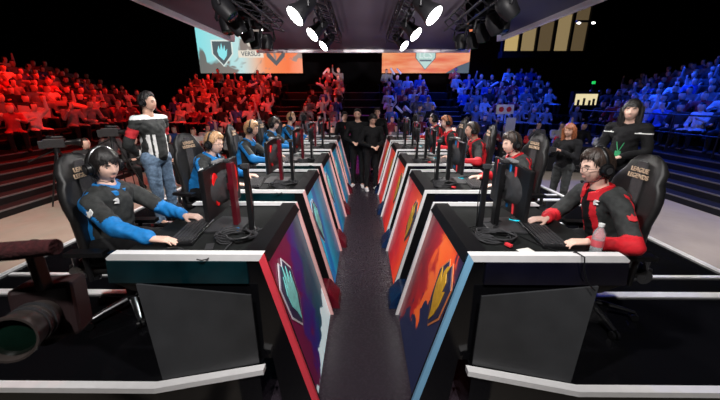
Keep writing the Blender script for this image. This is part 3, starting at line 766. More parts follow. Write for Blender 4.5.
chairs = {s: make_chair(s) for s in (-1,1)}
PXS = {-1:1.88, 1:1.79}
def blue_top(): return ([M['charcoal'], M['blue']], outfit_blue)
def red_top(): return ([M['charcoal'], M['red'], M['blackfab']], outfit_red)
hairs = {-1: [('fringe','hair_black'),('short','hair_blond'),('short','hair_blond'),('fringe','hair_brown'),('crop','hair_blond')],
          1: [('short','hair_brown'),('short','hair_brown'),('crop','hair_brown'),('short','hair_auburn'),('crop','hair_black')]}
for s in (-1, 1):
    for i in range(5):
        Y = 1.66+1.38*i+.54
        rz = 0 if s < 0 else PI
        cl = place(chairs[s], (s*(1.86 if s < 0 else 1.75), Y+(.0 if s < 0 else -.02), 0), rz+([.06,-.25,.1,-.1,0][i] if s < 0 else [-.06,.10,-.1,.1,0][i]),
              f"black gaming chair with {'steel' if s < 0 else 'dark'} star base behind the {ordn[i]} {SIDE[s]} desk", 'gaming chairs')
        # in the local frame of a right-side player (turned by pi) the camera side is +y
        if s < 0: J = seated(nearp=(.53,-.36), far=(.51,.07), hx=-.05 if i == 0 else 0, lean=[-.01,.10,.06,.03,.08][i], yaw=[-.36,-.25,.05,-.1,0][i], hz=[0,-.02,.02,.0,.04][i])
        else:     J = seated(nearp=(.45,-.03), far=(.41,.38), lean=[.09,.06,.05,.10,.06][i], yaw=[.05,.15,0,.1,0][i], hz=[0,-.02,.0,.03,.0][i])
        if s < 0: hd = (dict(d=(1,.04,-.06), curl=.35, side=(0,1,0)), dict(d=(1,-.10,-.05), curl=.55, side=(0,-1,0)))
        else:     hd = (dict(d=(1,.06,-.06), curl=.35, side=(0,1,0)), dict(d=(1,-.12,-.05), curl=.55, side=(0,-1,0)))
        what = {(-1,0):'player with black fringe in charcoal and blue jacket', (-1,1):'sandy-haired player with glasses in charcoal and blue jacket', (1,0):'brown-haired player with glasses in black and red jacket'}.get((s,i),
               f"player in {'charcoal and blue' if s < 0 else 'grey and red'} jacket")
        t, j, R = person('person', f"{what} at the {ordn[i]} {SIDE[s]} desk", 'seated players of the '+('blue' if s < 0 else 'red')+' team', (s*PXS[s], Y, 0), rz, J,
               blue_top() if s < 0 else red_top(), 'blackfab', 'blackfab', hairs[s][i], vox=.0058 if i == 0 else (.009 if i == 1 else .014), cvox=.009 if i == 0 else (.013 if i == 1 else .016),
               skin=['skin2','skin2','skin','skin2','skin'][i], glasses=(s > 0 and i == 0) or (s < 0 and i == 1), hs=dict(band=('metal' if s < 0 and i == 0 else 'plastic'), mic=-1 if s < 0 else 1), hands=hd, hscale=1.0, seed=i*2+(s > 0)+1)
        # collar, standing band around the neck, open at the throat
        c = MB(); nk = j['neck']; n = 22; rows = []
        for k in range(n+1):
            a = .32+(2*PI-.64)*k/n
            x, y = math.cos(a), math.sin(a)
            h = .036 if abs(a-PI) < 2.3 else .022
            rows.append([nk+V((x*.080+.004, y*.088, -.035-.035*max(0,x))), nk+V((x*.073+.004, y*.080, h-.045*max(0,x))), nk+V((x*.088+.010, y*.098, h-.005-.05*max(0,x))), nk+V((x*.095+.004, y*.104, -.045-.04*max(0,x)))])
        c.rings(rows); c.build('collar', M['blue' if s < 0 else 'red'], t, smooth=1)
        # printed emblem on the near sleeve and on the chest
        nsd = 'r' if s < 0 else 'l'; sd = -1 if s < 0 else 1
        sh, el = j['sh'+nsd], j['el'+nsd]; p = sh+(el-sh)*.42
        ax = (el-sh).normalized(); out = V((.15, sd, .12)); out = (out-ax*out.dot(ax)).normalized(); tg = ax.cross(out).normalized()
        if i < 2:
            b = MB(); q = [(-.022,-.024),(-.026,.012),(-.010,.004),(0,.022),(.010,.004),(.026,.012),(.022,-.024),(0,-.034)]
            b.hull([p+out*(.0675-abs(x)*.28)+tg*x-ax*z for x, z in q], [p+out*(.0735-abs(x)*.28)+tg*x-ax*z for x, z in q]); b.build('sleeve_print', M['whiteprint' if s < 0 else 'redprint'], t)
            b = MB(); q = [(.0,-.02),(.03,-.012),(.012,0),(.034,.012),(.0,.02),(-.006,.0)]
            cx = j['chest'].x+.118; b.prism([(sd*(.07+x), .925+z) for x, z in q], 'x', cx-.01, cx+.004); b.build('chest_print', M['whiteprint'], t)

# ------------------------------------------------------------------ standing people
def standing(h=1.76, base=0.0, arms='down', lean=0.0, yaw=0.0, nod=0.0, stance=.10, wd=1.0):
    k = h/1.76; z = base
    J = dict(pelvis=(0,0,z+.98*k), chest=(.01+lean*.6,0,z+1.28*k), neck=(lean+.0,0,z+1.475*k), head=(.03+lean,0,z+1.625*k), yaw=yaw, nod=nod)
    for n, sd in (('r',-1),('l',1)):
        J['sh'+n] = (.0+lean*.8,sd*.195*wd*k,z+1.41*k)
        J['hp'+n] = (0,sd*.09*k,z+.93*k); J['kn'+n] = (.03,sd*stance,z+.50*k); J['an'+n] = (0,sd*(stance+.01),z+.09); J['to'+n] = (.15,sd*(stance+.04),z+.055)
        if arms == 'down': J['el'+n] = (-.02,sd*.26*k,z+1.12*k); J['wr'+n] = (.06,sd*.27*k,z+.87*k)
        if arms == 'behind': J['el'+n] = (-.10,sd*.27*k,z+1.13*k); J['wr'+n] = (-.17,sd*.07*k,z+.96*k)
        if arms == 'phone': J['el'+n] = (.08,sd*.23*k,z+1.14*k); J['wr'+n] = (.28,sd*.06*k,z+1.27*k)
        if arms == 'front': J['el'+n] = (.03,sd*.26*k,z+1.13*k); J['wr'+n] = (.24,sd*.08*k,z+1.06*k)
    return J
def coach_top(p, j):
    for n in 'rl':
        t, d = seg_t(p, j['sh'+n], j['el'+n])
        if d < .09 and .30 < t < .66 and abs(p.y) > .19: return 2
        if p.z > j['sh'+n].z+.035 and abs(p.y) < .20: return 1
    if p.z > j['neck'].z-.045: return 1
    a = p.y
    if p.z < j['neck'].z-.22 and (abs(abs(a)-.085) < .013 or abs(abs(a)-.125) < .010): return 1
    return 0
t, j, R = person('person', 'standing coach with headset, black and white striped jersey and jeans beside left player chairs', None, (-2.63,4.0,0), -.25, standing(1.70, arms='behind', yaw=.2, nod=.05), 
    ([M['charcoal'], M['whitefab'], M['redprint']], coach_top), 'denim', 'blackfab', ('crop','hair_black'), vox=.009, cvox=.009, hs=dict(mic=-1), seed=5, build=1.02, hscale=.95)
t, j, R = person('person', 'standing woman with long dark hair and black jacket behind the nearest right chair', None, (3.17,3.95,0), PI+.55, standing(1.60, arms='front', yaw=.25), 
    ([M['blackfab'], M['whitefab']], lambda p, j: 1 if abs(p.z-j['neck'].z+.11) < .008 and abs(p.y) > .1 else 0), 'blackfab', 'blackfab', ('long','hair_black'), vox=.009, cvox=.010, fem=1, seed=6, skin='skin2', build=.95)
b = MB(); nk = j['neck']; b.tube([nk+V((-.05,.05,.0)), nk+V((.09,.07,-.08)), nk+V((.135,.03,-.25)), nk+V((.14,0,-.34))], .0045, 6); b.tube([nk+V((-.05,-.05,.0)), nk+V((.09,-.07,-.08)), nk+V((.135,-.03,-.25)), nk+V((.14,0,-.34))], .0045, 6)
b.box(nk+V((.145,0,-.37)),(.006,.06,.09)); b.build('lanyard', mat('lanyard_green', (.03,.30,.12), .6, noise=.1), t, smooth=1)
t, j, R = person('person', 'standing photographer with auburn hair raising a phone on the right hall floor', None, (3.62,5.75,PF), PI+.5, standing(1.62, arms='phone', yaw=.2, nod=.1), 
    ([M['blackfab']], lambda p, j: 0), 'charcoal', 'blackfab', ('long','hair_auburn'), vox=.010, cvox=.012, fem=1, seed=8, build=.95, hands=(dict(curl=.9,grip=1),dict(curl=.9,grip=1)))
ph = MB(); ph.box((.43,0,1.20),(.015,.14,.08)); ph = ph.build('smartphone', M['plastic2'], None, bevel=.002); ph.location = (3.62,5.75,PF); ph.rotation_euler = (0,0,PI+.5)
tag(ph, 'dark smartphone held up by the auburn-haired photographer', 'phone')
# two referees and a helper standing in the aisle
t, j, R = person('person', 'tall person in black standing in the aisle between the desks, on the left', None, (-.14,7.5,PF), -PI/2-.1, standing(1.84, arms='front', nod=.1), ([M['blackfab']], lambda p, j: 0), 'blackfab', 'whitefab', ('crop','hair_black'), vox=.012, cvox=.014, seed=9)
t, j, R = person('person', 'person in black cap and clothes standing in the aisle, looking down', None, (.17,7.2,PF), -PI/2+.3, standing(1.74, arms='front', nod=.5, lean=.05), ([M['blackfab']], lambda p, j: 0), 'blackfab', 'whitefab', ('short','hair_black'), vox=.012, cvox=.014, seed=10)
t, j, R = person('person', 'person in black standing at the far end of the aisle beyond the two others', None, (.38,9.2,PF), -PI/2, standing(1.82, arms='down'), ([M['blackfab']], lambda p, j: 0), 'blackfab', 'blackfab', ('short','hair_brown'), vox=.012, cvox=.014, seed=11)
t, j, R = person('person', 'person with red lanyard standing beyond the far left desk end', None, (-.55,9.3,PF), -PI/2+.5, standing(1.70, arms='down'), ([M['blackfab'],M['redprint']], lambda p, j: 1 if p.x > j['chest'].x+.1 and abs(abs(p.y)-.04)<.012 and p.z > j['chest'].z else 0), 'blackfab', 'blackfab', ('short','hair_black'), vox=.012, cvox=.014, seed=12)
# ------------------------------------------------------------------ stands
M['step'] = mat('step_paint', (.005,.0048,.005), .7, noise=.2, nscale=3, spec=.2)
M['nosing'] = mat('step_nosing', (.11,.10,.10), .45, noise=.1, nscale=9)
def back_row(k): return 12.3+.80*k, -.10+.345*k        # y of the tread, level
def side_row(k): return 8.12+.78*k, .42+.235*k         # |x| of the tread, level
NB, NS = 7, 8
st = MB(); ns = MB()
for k in range(NB):
    y, z = back_row(k); st.box((0, y+.40, (z+PF)/2), (18, .80, z-PF)); ns.box((0, y+.01, z-.012), (18, .03, .03))
struct(st.build('back_stand', M['step'])); struct(ns.build('back_stand_nosing', M['nosing']))
for s in (-1, 1):
    st = MB(); ns = MB()
    for k in range(5):      # access steps along the foot of the stand
        x = 6.42+.34*k; z = PF+.14*(k+1)
        st.box((s*(x+.17), 8.0, (z+PF)/2), (.34, 9.0, z-PF)); ns.box((s*(x+.01), 8.0, z-.012), (.03, 9.0, .026))
    for k in range(NS):
        x, z = side_row(k); ye = 12.25 if k < 2 else 15.8; ym = (3.5+ye)/2; yl = ye-3.5; st.box((s*(x+.40), ym, (z+PF)/2), (.80, yl, z-PF)); ns.box((s*(x+.01), ym, z-.012), (.03, yl, .026))
    struct(st.build('side_stand', M['step'])); struct(ns.build('side_stand_nosing', M['nosing']))
    # aisle stairs of the back stand
    sx = -3.35 if s < 0 else 3.75
    t = thing('stair_flight', f"dark stairs with lit step edges dividing the {'red' if s < 0 else 'blue'}-lit back stand", 'stairs', (sx, 12.0, PF))
    for k in range(9):
        MB().box((0, .05+.42*k, .10+.19*k), (1.0, .42, .18)).build('step', M['step'], t)
    b = MB()
    for k in range(9): b.box((0, .05+.42*k-.2, .185+.19*k), (1.0, .04, .02))
    b.build('step_edging', M['nosing'], t)
    # rail along the side stand
    if s < 0: continue
    t = thing('guard_rail', f"dark tubular guard rail along the foot of the {'left' if s < 0 else 'right'} stand", 'railing', (s*8.02, 8.0, .29))
    b = MB()
    b.cyl((0,-4.3,.95),(0,4.3,.95),.022,8); b.cyl((0,-4.3,.5),(0,4.3,.5),.015,8); b.build('rail', M['darkmetal'], t, smooth=1)
    for k in range(8): MB().cyl((0,-4.2+1.2*k,0),(0,-4.2+1.2*k,.95),.018,8).build('upright', M['darkmetal'], t, smooth=1)
    b = MB(); b.cyl((0,-4.3,.95),(s*-1.5,-4.3,.25),.02,8); b.cyl((s*-1.5,-4.3,.25),(s*-1.5,-4.3,-.60),.02,8); b.build('sloping_rail', M['darkmetal'], t, smooth=1)

# spectators: a handful of poses and clothes, every one a continuous figure
def spectator_mesh(v, cloth, hairm, skin):
    rnd = random.Random(v*13+5); b = MB()
    ln = rnd.uniform(-.03,.12); ty = rnd.uniform(-.05,.05)
    pel = V((0,0,.50)); ch = V((.02+ln*.6,ty*.5,.80)); nk = V((.03+ln,ty,.98)); hd = V((.06+ln*1.2,ty,1.13))
    b.ell(hd, (.098,.080,.122), 16, 12); b.ell(hd+V((.09,0,-.02)), (.02,.012,.02), 8, 6); b.ell(hd+V((.03,0,-.07)), (.06,.055,.05), 10, 8)
    b.capsule(nk, hd-V((0,0,.05)), .055, .055, 10)
    b.capsule(ch+V((0,.09,.08)), ch+V((0,-.09,.08)), .10, .10, 10); b.capsule(ch, pel, .135, .15, 12)
    ends = []
    for sd in (-1, 1):
        sh = V((.02+ln,sd*.19,.93)); m = [0,1,3,4,0,3,1,4,3,2][v] if sd < 0 else [3,0,4,3,1,0,4,2,3,0][v]
        if m == 0: el = sh+V((.08,sd*.07,-.27)); wr = el+V((.22,-sd*.08,.04))
        elif m == 1: el = sh+V((.16,sd*.08,-.20)); wr = el+V((.08,-sd*.10,.22))
        elif m == 2: el = sh+V((.10,sd*.10,.12)); wr = el+V((.05,-sd*.02,.26))
        elif m == 3: el = sh+V((.04,sd*.09,-.28)); wr = el+V((.20,-sd*.16,-.02))
        else: el = sh+V((.18,sd*.04,-.16)); wr = el+V((.10,-sd*.12,.06))
        b.capsule(nk+V((0,0,-.05)), sh, .06, .07, 10); b.capsule(sh, el, .065, .055, 10); b.capsule(el, wr, .052, .036, 10)
        h = wr+(wr-el).normalized()*.05; b.capsule(wr, h, .032, .036, 8); ends.append(h)
        kn = V((.45,sd*.14,.50)); an = V((.42,sd*.13,.09))
        b.capsule(V((0,sd*.09,.50)), kn, .10, .07, 10); b.capsule(kn, an, .065, .05, 10); b.capsule(an, an+V((.13,0,-.03)), .05, .045, 8)
    o = b.build('spectator', M['skin'], None); remesh(o, .024, 2)
    long = v%3 == 1
    cap = v%5 == 3
    def fn(p):
        q = p-hd
        if q.length < .17 and p.z > nk.z+.03:
            if q.z > .055 or q.x < -.005-.03*(q.z < 0) or (long and abs(q.y) > .062): return 2
            return 1
        if long and p.x < hd.x-.02 and abs(p.y) < .10 and p.z > nk.z-.12: return 2
        for h in ends:
            if (p-h).length < .065: return 1
        if p.z < .53 and p.x > .12 or p.z < .42: return 3
        return 0
    paint(o, [cloth, skin, hairm, M['blackfab']], fn)
    me = o.data; C.objects.unlink(o); bpy.data.objects.remove(o); return me
SM = {'black':mat('tee_black',(.02,.02,.022),.85,noise=.2), 'grey':mat('hoodie_grey',(.22,.22,.23),.85,noise=.15), 'pale':mat('shirt_pale',(.62,.60,.58),.85,noise=.1), 'blue':mat('shirt_blue',(.05,.12,.42),.85,noise=.15), 'maroon':mat('shirt_maroon',(.35,.05,.06),.85,noise=.15)}
combos = []
for v, (cn, hm, sk) in enumerate([('black','hair_black','skin2'),('grey','hair_brown','skin2'),('pale','hair_black','skin'),('black','hair_brown','skin2'),('blue','hair_black','skin2'),('grey','hair_black','skin'),('maroon','hair_auburn','skin2'),('pale','hair_brown','skin2'),('black','hair_black','skin'),('grey','hair_blond','skin2')]):
    combos.append((cn, spectator_mesh(v, SM[cn], M[hm], M[sk])))
# long bench seats, one per row
rnd = random.Random(11)
words = ['front row','second row','third row','fourth row','fifth row','sixth row','seventh row','top row']
def bench(cx, cy, z, ln, rz, label):
    t = thing('bench', label, 'bench', (cx, cy, z), rz, 'spectator benches')
    MB().box((-.03,0,.38),(.34,ln,.05)).build('seat', M['step'], t)
    n = max(2, int(ln/1.8))
    for k in range(n+1):
        MB().box((-.03, -ln/2+.1+(ln-.2)*k/n, .178),(.28,.05,.35)).build('leg', M['step'], t)
def seat_person(x, y, z, rz, cnx, where, row):
    cn, me = cnx
    o = bpy.data.objects.new('spectator', me); C.objects.link(o)
    o.location = (x, y, z); o.rotation_euler = (0, 0, rz); k = rnd.uniform(.92,1.02); o.scale = (k,k,k)
    tag(o, f"seated spectator in {cn} top, {words[row]} of the {where}", 'person', f"spectators in {cn} tops in the {words[row]} of the {where}")
    return o
count = 0
for k in range(NB):
    y, z = back_row(k)
    for s in (-1, 1):
        where = 'red-lit back stand' if s < 0 else 'blue-lit back stand'
        lo, hi = (.85, 8.6) if s < 0 else (.75, 8.8)
        gap = (2.85, 3.85) if s < 0 else (3.25, 4.25)
        for a, c in ((lo, gap[0]), (gap[1], hi)):
            bench(s*(a+c)/2, y+.45, z, c-a, -PI/2, f"dark bench, {'inner' if a == lo else 'outer'} part, {words[k]} of the {where}")
            x = a+.25+rnd.uniform(0,.15)
            while x < c-.2:
                if rnd.random() < (.93 if k < 6 else .45) and not (abs(x) > 6.2 and k < 1):
                    seat_person(s*x, y+.42, z-.06, -PI/2+rnd.uniform(-.35,.35)+ (.15 if s > 0 else -.15), combos[rnd.randrange(10)], where, k); count += 1
                x += rnd.uniform(.52,.60)
for k in range(NS):
    xx, z = side_row(k)
    for s in (-1, 1):
        where = 'red-lit left side stand' if s < 0 else 'blue-lit right side stand'
        bench(s*(xx+.45), 8.0 if k < 2 else 9.7, z, 8.2 if k < 2 else 11.4, 0 if s < 0 else PI, f"dark bench, {words[k]} of the {where}")
        yy = 5.4+.2*k+rnd.uniform(0,.3)
        while yy < (12.0 if k < 2 else 15.3):
            if rnd.random() < .96 and (xx+.42)/(yy*.954) < 1.17:
                seat_person(s*(xx+.42), yy, z-.06, (0 if s < 0 else PI)+rnd.uniform(-.3,.3)+(-.45 if s < 0 else .45), combos[rnd.randrange(10)], where, k); count += 1
            yy += rnd.uniform(.53,.62)
pass

# inflated clappers and signs held in the stands
M['stickblue'] = mat('clapper_pale', (.70,.75,.85), .3, noise=.05)
for s in (-1, 1):
    for q in range(6):
        k = rnd.randrange(1, NB); y, z = back_row(k); x = s*rnd.choice([rnd.uniform(1.2,2.6), rnd.uniform(4.4,7.5)])
        o = MB().capsule((0,0,-.15),(0,0,.15),.045,.045,10).build('clapper_stick', M['stickblue'], None, smooth=2)
        o.location = (x, y+.05, z+1.0); o.rotation_euler = (rnd.uniform(-.4,.4), rnd.choice((-1,1))*rnd.uniform(.5,1.3), 0)
        tag(o, f"pale inflated clapper stick held in the {words[k]} of the {'red' if s < 0 else 'blue'}-lit back stand", 'clapper', f"clapper sticks in the {words[k]} of the back stand, {SIDE[s]}")
def board(name, loc, size, rot, m, label, cat):
    o = MB().box((0,0,0),(size[0],.012,size[1])).build(name, m, None, bevel=.003); o.location = loc; o.rotation_euler = rot; return tag(o, label, cat)
board('cardboard_sign', (-8.9,8.9,1.30), (.62,.26), (.2,.15,.7), M['paper'], 'orange-lit paper sign held up in the left side stand', 'sign')
b = MB(); b.rings([[V((x, .45*math.cos(a)*w, h+.16*max(0,math.sin(a))*w)) for a in [2*PI*k/16 for k in range(16)]] for x, w, h in ((-.75,.15,0),(-.6,.6,.03),(-.2,.95,.10),(.2,1,.12),(.6,.7,.04),(.78,.2,0))])
o = b.build('draped_cloth', M['grey'], None, smooth=2); o.location = (-9.25,10.1,1.32); o.rotation_euler = (0,.05,.6); tag(o, 'pale rounded cloth cover draped over a hump in the left stand', 'cloth')

# ------------------------------------------------------------------ people on the hall floor behind the desks
spots = [(-7.1,9.0),(-6.0,10.3),(-5.3,10.9),(-4.6,10.4),(-4.0,11.0),(-3.3,10.5),(-2.7,11.0),(-2.1,10.5),(-1.5,11.0),(-1.0,10.4),
         (1.1,10.9),(1.7,10.4),(2.3,11.0),(2.9,10.5),(3.5,11.0),(4.1,10.5),(4.8,11.1),(-5.0,9.6),(-3.9,9.7)]
for q, (x, y) in enumerate(spots):
    cn, me = combos[(q*3+1)%10]
    o = bpy.data.objects.new('seated_guest', me); C.objects.link(o); o.location = (x, y, PF); o.rotation_euler = (0,0,-PI/2+(.5 if x < 0 else -.3)+rnd.uniform(-.3,.3))
    tag(o, f"guest in {cn} top seated on a stool {'left' if x < 0 else 'right'} of the aisle end", 'person', f"floor guests in {cn} tops {SIDE[-1 if x < 0 else 1]} of the aisle end")
    t = thing('stool', 'plain dark stool under a guest on the hall floor '+('left' if x < 0 else 'right')+' of the aisle end', 'stool', (x, y, PF), 0, 'stools '+('left' if x < 0 else 'right')+' of the aisle end')
    MB().lathe([(.001,.36),(.16,.36),(.17,.385),(.15,.40),(.001,.40)], seg=16).build('seat', M['plastic'], t)
    for k in range(3):
        a = 2.1*k+.4; MB().cyl((.10*math.cos(a),.10*math.sin(a),.37),(.17*math.cos(a),.17*math.sin(a),.0),.012,6).build('leg', M['darkmetal'], t)
# crew with cameras at the left
for q, (x, y, cn, lab) in enumerate([(-5.55,7.6,0,'crew member in black seated beside a tripod at the foot of the left stand'),(-4.85,7.9,8,'second crew member in black seated behind the nearest left player'),(-6.05,6.9,3,'crew member in black bending over a video camera at the foot of the left stand')]):
    o = bpy.data.objects.new('crew_member', combos[cn][1]); C.objects.link(o); o.location = (x, y, PF); o.rotation_euler = (0,0,-.5)
    tag(o, lab, 'person')
    t = thing('folding_chair', ['black folding chair under the crew member beside the tripod','black folding chair under the crew member behind the nearest left player','black folding chair under the crew member bent over a camera'][q], 'chair', (x, y, PF), -.5)
    MB().box((0,0,.38),(.38,.40,.03)).build('seat', M['plastic'], t)
    MB().box((-.22,0,.68),(.02,.40,.18)).build('backrest', M['plastic'], t)
    for a in (-1,1):
        for c in (-.2,.2): MB().cyl((c+.0,a*.18,.37),(c*1.1,a*.18,0),.011,6).build('leg', M['darkmetal'], t)
        MB().cyl((-.20,a*.18,.0),(-.22,a*.18,.72),.011,6).build('back_post', M['darkmetal'], t)
def tripod_camera(loc, rz, label, h=1.25, s=1.0):
    t = thing('video_camera', label, 'camera', loc, rz)
    b = MB(); b.box((0,0,h+.10),(.30,.12,.16)); b.box((-.18,0,h+.08),(.10,.10,.14)); b.box((.05,.0,h+.21),(.18,.03,.03)); b.build('camera_body', M['plastic2'], t, bevel=.01)
    b = MB(); b.lathe([(.001,0),(.045,0),(.05,.06),(.055,.16),(.07,.18),(.07,.24),(.001,.24)], (.15,0,h+.10), 18, Matrix.Rotation(PI/2,3,'Y')); b.build('lens', M['plastic'], t, smooth=.7)
    b = MB(); b.box((-.08,.10,h+.2),(.09,.07,.06)); b.build('viewfinder', M['plastic'], t, bevel=.005)
    b = MB(); b.cyl((0,0,h-.08),(0,0,h+.02),.05,14); b.tube([(-.02,0,h-.02),(-.45,.03,h-.22)], .012, 8); b.build('fluid_head', M['darkmetal'], t, smooth=.7)
    for k in range(3):
        a = 2*PI*k/3+.5; b = MB(); b.tube([(.03*math.cos(a),.03*math.sin(a),h-.06),(.22*math.cos(a),.22*math.sin(a),h*.5),(.42*math.cos(a),.42*math.sin(a),.01)], [.02,.017,.012], 8); b.build('leg', M['darkmetal'], t, smooth=.7)
tripod_camera((-5.0,6.4,PF), .2, 'broadcast camera on a tripod behind the nearest left player, farther of two', 1.30)
tripod_camera((-5.7,5.9,PF), .5, 'broadcast camera on a tripod at the foot of the left stand, nearer of two', 1.15)
tripod_camera((-1.7,9.2,PF), -1.3, 'video camera on a tripod beyond the farthest left desk', 1.45)
tripod_camera((1.45,9.2,PF), -1.8, 'video camera on a tripod beyond the farthest right desk', 1.45)
tripod_camera((2.9,9.3,PF), -2.0, 'video camera on a tripod among the floor guests on the right', 1.35)

# table with a black cloth and three people behind it
t = thing('folding_table', 'long folding table on the right hall floor under a black cloth', 'table', (5.75,9.6,PF), -.25)
MB().box((0,0,.73),(3.2,.7,.03)).build('tabletop', M['grey'], t, bevel=.003)
for a in (-1,1):
    for c in (-1,1): MB().cyl((a*1.45,c*.28,.72),(a*1.45,c*.28,0),.015,8).build('leg', M['darkmetal'], t)
b = MB(); n = 80; ring1 = []; ring2 = []
per = []
for k in range(n):
    u = k/n*4; e = int(u); f = u-e
    per.append([V((-1.63+3.26*f,-.38,0)),V((1.63,-.38+.76*f,0)),V((1.63-3.26*f,.38,0)),V((-1.63,.38-.76*f,0))][e])
top = [p*.99+V((0,0,.755)) for p in per]; low = [V((p.x*(1.0+.02*math.sin(i*1.9)), p.y*(1.02+.05*math.sin(i*1.9)), .03)) for i, p in enumerate(per)]
b.rings([top, low], cap=False); b.add(top, [list(range(n))])
o = b.build('tablecloth', M['blackfab'], None, smooth=1); o.location = (5.75,9.6,PF); o.rotation_euler = (0,0,-.25); tag(o, 'black cloth draped to the floor over the long table on the right', 'tablecloth')
for q, (dx, cn) in enumerate([(-.35,1),(.25,7),(.85,0)]):
    o = bpy.data.objects.new('seated_guest', combos[cn][1]); C.objects.link(o); x = 5.75+dx+.2; y = 10.5-.25*dx; o.location = (x, y, PF+.12); o.rotation_euler = (0,0,-PI/2-.2)
    tag(o, ['left of three people seated behind the black-clothed table, in grey','middle one of three people seated behind the black-clothed table, in pale shirt','right of three people seated behind the black-clothed table, in black'][q], 'person')
    t = thing('stool', ['stool under the left of the three table people','stool under the middle of the three table people','stool under the right of the three table people'][q], 'stool', (x, y, PF))
    MB().lathe([(.001,.46),(.16,.46),(.17,.485),(.15,.50),(.001,.50)], seg=16).build('seat', M['plastic'], t)
    for k in range(3):
        a = 2.1*k+.4; MB().cyl((.10*math.cos(a),.10*math.sin(a),.47),(.17*math.cos(a),.17*math.sin(a),.0),.012,6).build('leg', M['darkmetal'], t)
for q, (dx, m, nm, lab) in enumerate([(-1.3,'redprint','drinks_can','red drinks can at the left end of the black-clothed table'),(-.9,'redprint','plush_toy','small red plush toy on the black-clothed table'),(-.1,'monred','plush_toy','round bright red plush toy in the middle of the black-clothed table'),(.9,'whiteprint','plush_toy','small white plush toy on the right of the black-clothed table')]):
    b = MB()
    if nm == 'drinks_can': b.lathe([(.001,0),(.03,0),(.033,.01),(.033,.11),(.026,.125),(.001,.125)], seg=16)
    else: b.ell((0,0,.075),(.09,.08,.085),14,10); b.ell((-.02,0,.17),(.06,.06,.06),12,8); b.ell((.0,.055,.22),(.02,.02,.03),8,6); b.ell((.0,-.055,.22),(.02,.02,.03),8,6)
    o = b.build(nm, M[m], None, smooth=1.2); o.location = (5.75+dx*.97, 9.6-.25*dx-.1, PF+.756); tag(o, lab, 'can' if nm == 'drinks_can' else 'toy')
# round-marked sign on a stand at the right
t = thing('sign_stand', 'white sign with two red discs on a stand in front of the blue-lit stand', 'sign', (4.62,10.9,PF), -.1)
MB().box((0,0,1.72),(.55,.03,.30)).build('sign_board', M['whiteprint'], t, bevel=.004)
for dx in (-.12,.12): MB().cyl((dx,-.016,1.72),(dx,-.022,1.72),.08,20).build('red_disc', M['redprint'], t)
MB().cyl((0,.02,0),(0,.02,1.6),.02,10).build('pole', M['darkmetal'], t)
MB().box((0,0,.015),(.45,.35,.03)).build('foot', M['darkmetal'], t, bevel=.004)
MB().box((.22,-.05,1.15),(.30,.02,.62)).build('banner', M['whitefab'], t, bevel=.004)

# ------------------------------------------------------------------ big screens
def emis(name, build):
    m = bpy.data.materials.new(name); m.use_nodes = True; nt = m.node_tree; b = nt.nodes['Principled BSDF']
    col = build(nt); b.inputs['Base Color'].default_value = (.01,.01,.01,1); b.inputs['Roughness'].default_value = .6
    if isinstance(col, tuple): b.inputs['Emission Color'].default_value = (*col, 1)
    else: nt.links.new(col, b.inputs['Emission Color'])
    b.inputs['Emission Strength'].default_value = .72
    return m
def scr_left(nt):
    tc = nt.nodes.new('ShaderNodeTexCoord'); s = nt.nodes.new('ShaderNodeSeparateXYZ'); nt.links.new(tc.outputs['Object'], s.inputs[0])
    n = nt.nodes.new('ShaderNodeTexNoise'); n.inputs['Scale'].default_value = .8; n.inputs['Detail'].default_value = 3; n.inputs['Distortion'].default_value = 1.5; nt.links.new(tc.outputs['Object'], n.inputs['Vector'])
    a = nt.nodes.new('ShaderNodeMapRange'); a.inputs['From Min'].default_value = -2.8; a.inputs['From Max'].default_value = 2.8; nt.links.new(s.outputs[0], a.inputs['Value'])
    r1 = nt.nodes.new('ShaderNodeValToRGB')          # streak colours across the screen
    for p, c in [(.42,(.55,.80,.80,1)),(.55,(.80,.55,.40,1)),(.64,(.95,.30,.12,1)),(.85,(.98,.22,.08,1))]:
        e = r1.color_ramp.elements.new(p); e.color = c
    r1.color_ramp.elements[0].color = (.25,.78,.82,1); r1.color_ramp.elements[-1].color = (.95,.35,.2,1); nt.links.new(a.outputs[0], r1.inputs['Fac'])
    r2 = nt.nodes.new('ShaderNodeValToRGB'); r2.color_ramp.elements[0].color = (.16,.17,.16,1); r2.color_ramp.elements[1].color = (.40,.30,.26,1); nt.links.new(a.outputs[0], r2.inputs['Fac'])
    m = nt.nodes.new('ShaderNodeMath'); m.operation = 'MULTIPLY_ADD'; zs = nt.nodes.new('ShaderNodeMath'); zs.operation = 'MULTIPLY_ADD'; nt.links.new(a.outputs[0], zs.inputs[0]); zs.inputs[1].default_value = -.62; zs.inputs[2].default_value = .30
    zo = nt.nodes.new('ShaderNodeMath'); zo.operation = 'ADD'; nt.links.new(s.outputs[2], zo.inputs[0]); zo.inputs[1].default_value = .38; nt.links.new(zo.outputs[0], m.inputs[0]); nt.links.new(zs.outputs[0], m.inputs[1]); nt.links.new(n.outputs['Fac'], m.inputs[2])
    k = nt.nodes.new('ShaderNodeMapRange'); k.inputs['From Min'].default_value = .46; k.inputs['From Max'].default_value = .52; nt.links.new(m.outputs[0], k.inputs['Value'])
    mx = nt.nodes.new('ShaderNodeMix'); mx.data_type = 'RGBA'; nt.links.new(k.outputs[0], mx.inputs[0]); nt.links.new(r2.outputs[0], mx.inputs[6]); nt.links.new(r1.outputs[0], mx.inputs[7])
    return mx.outputs[2]
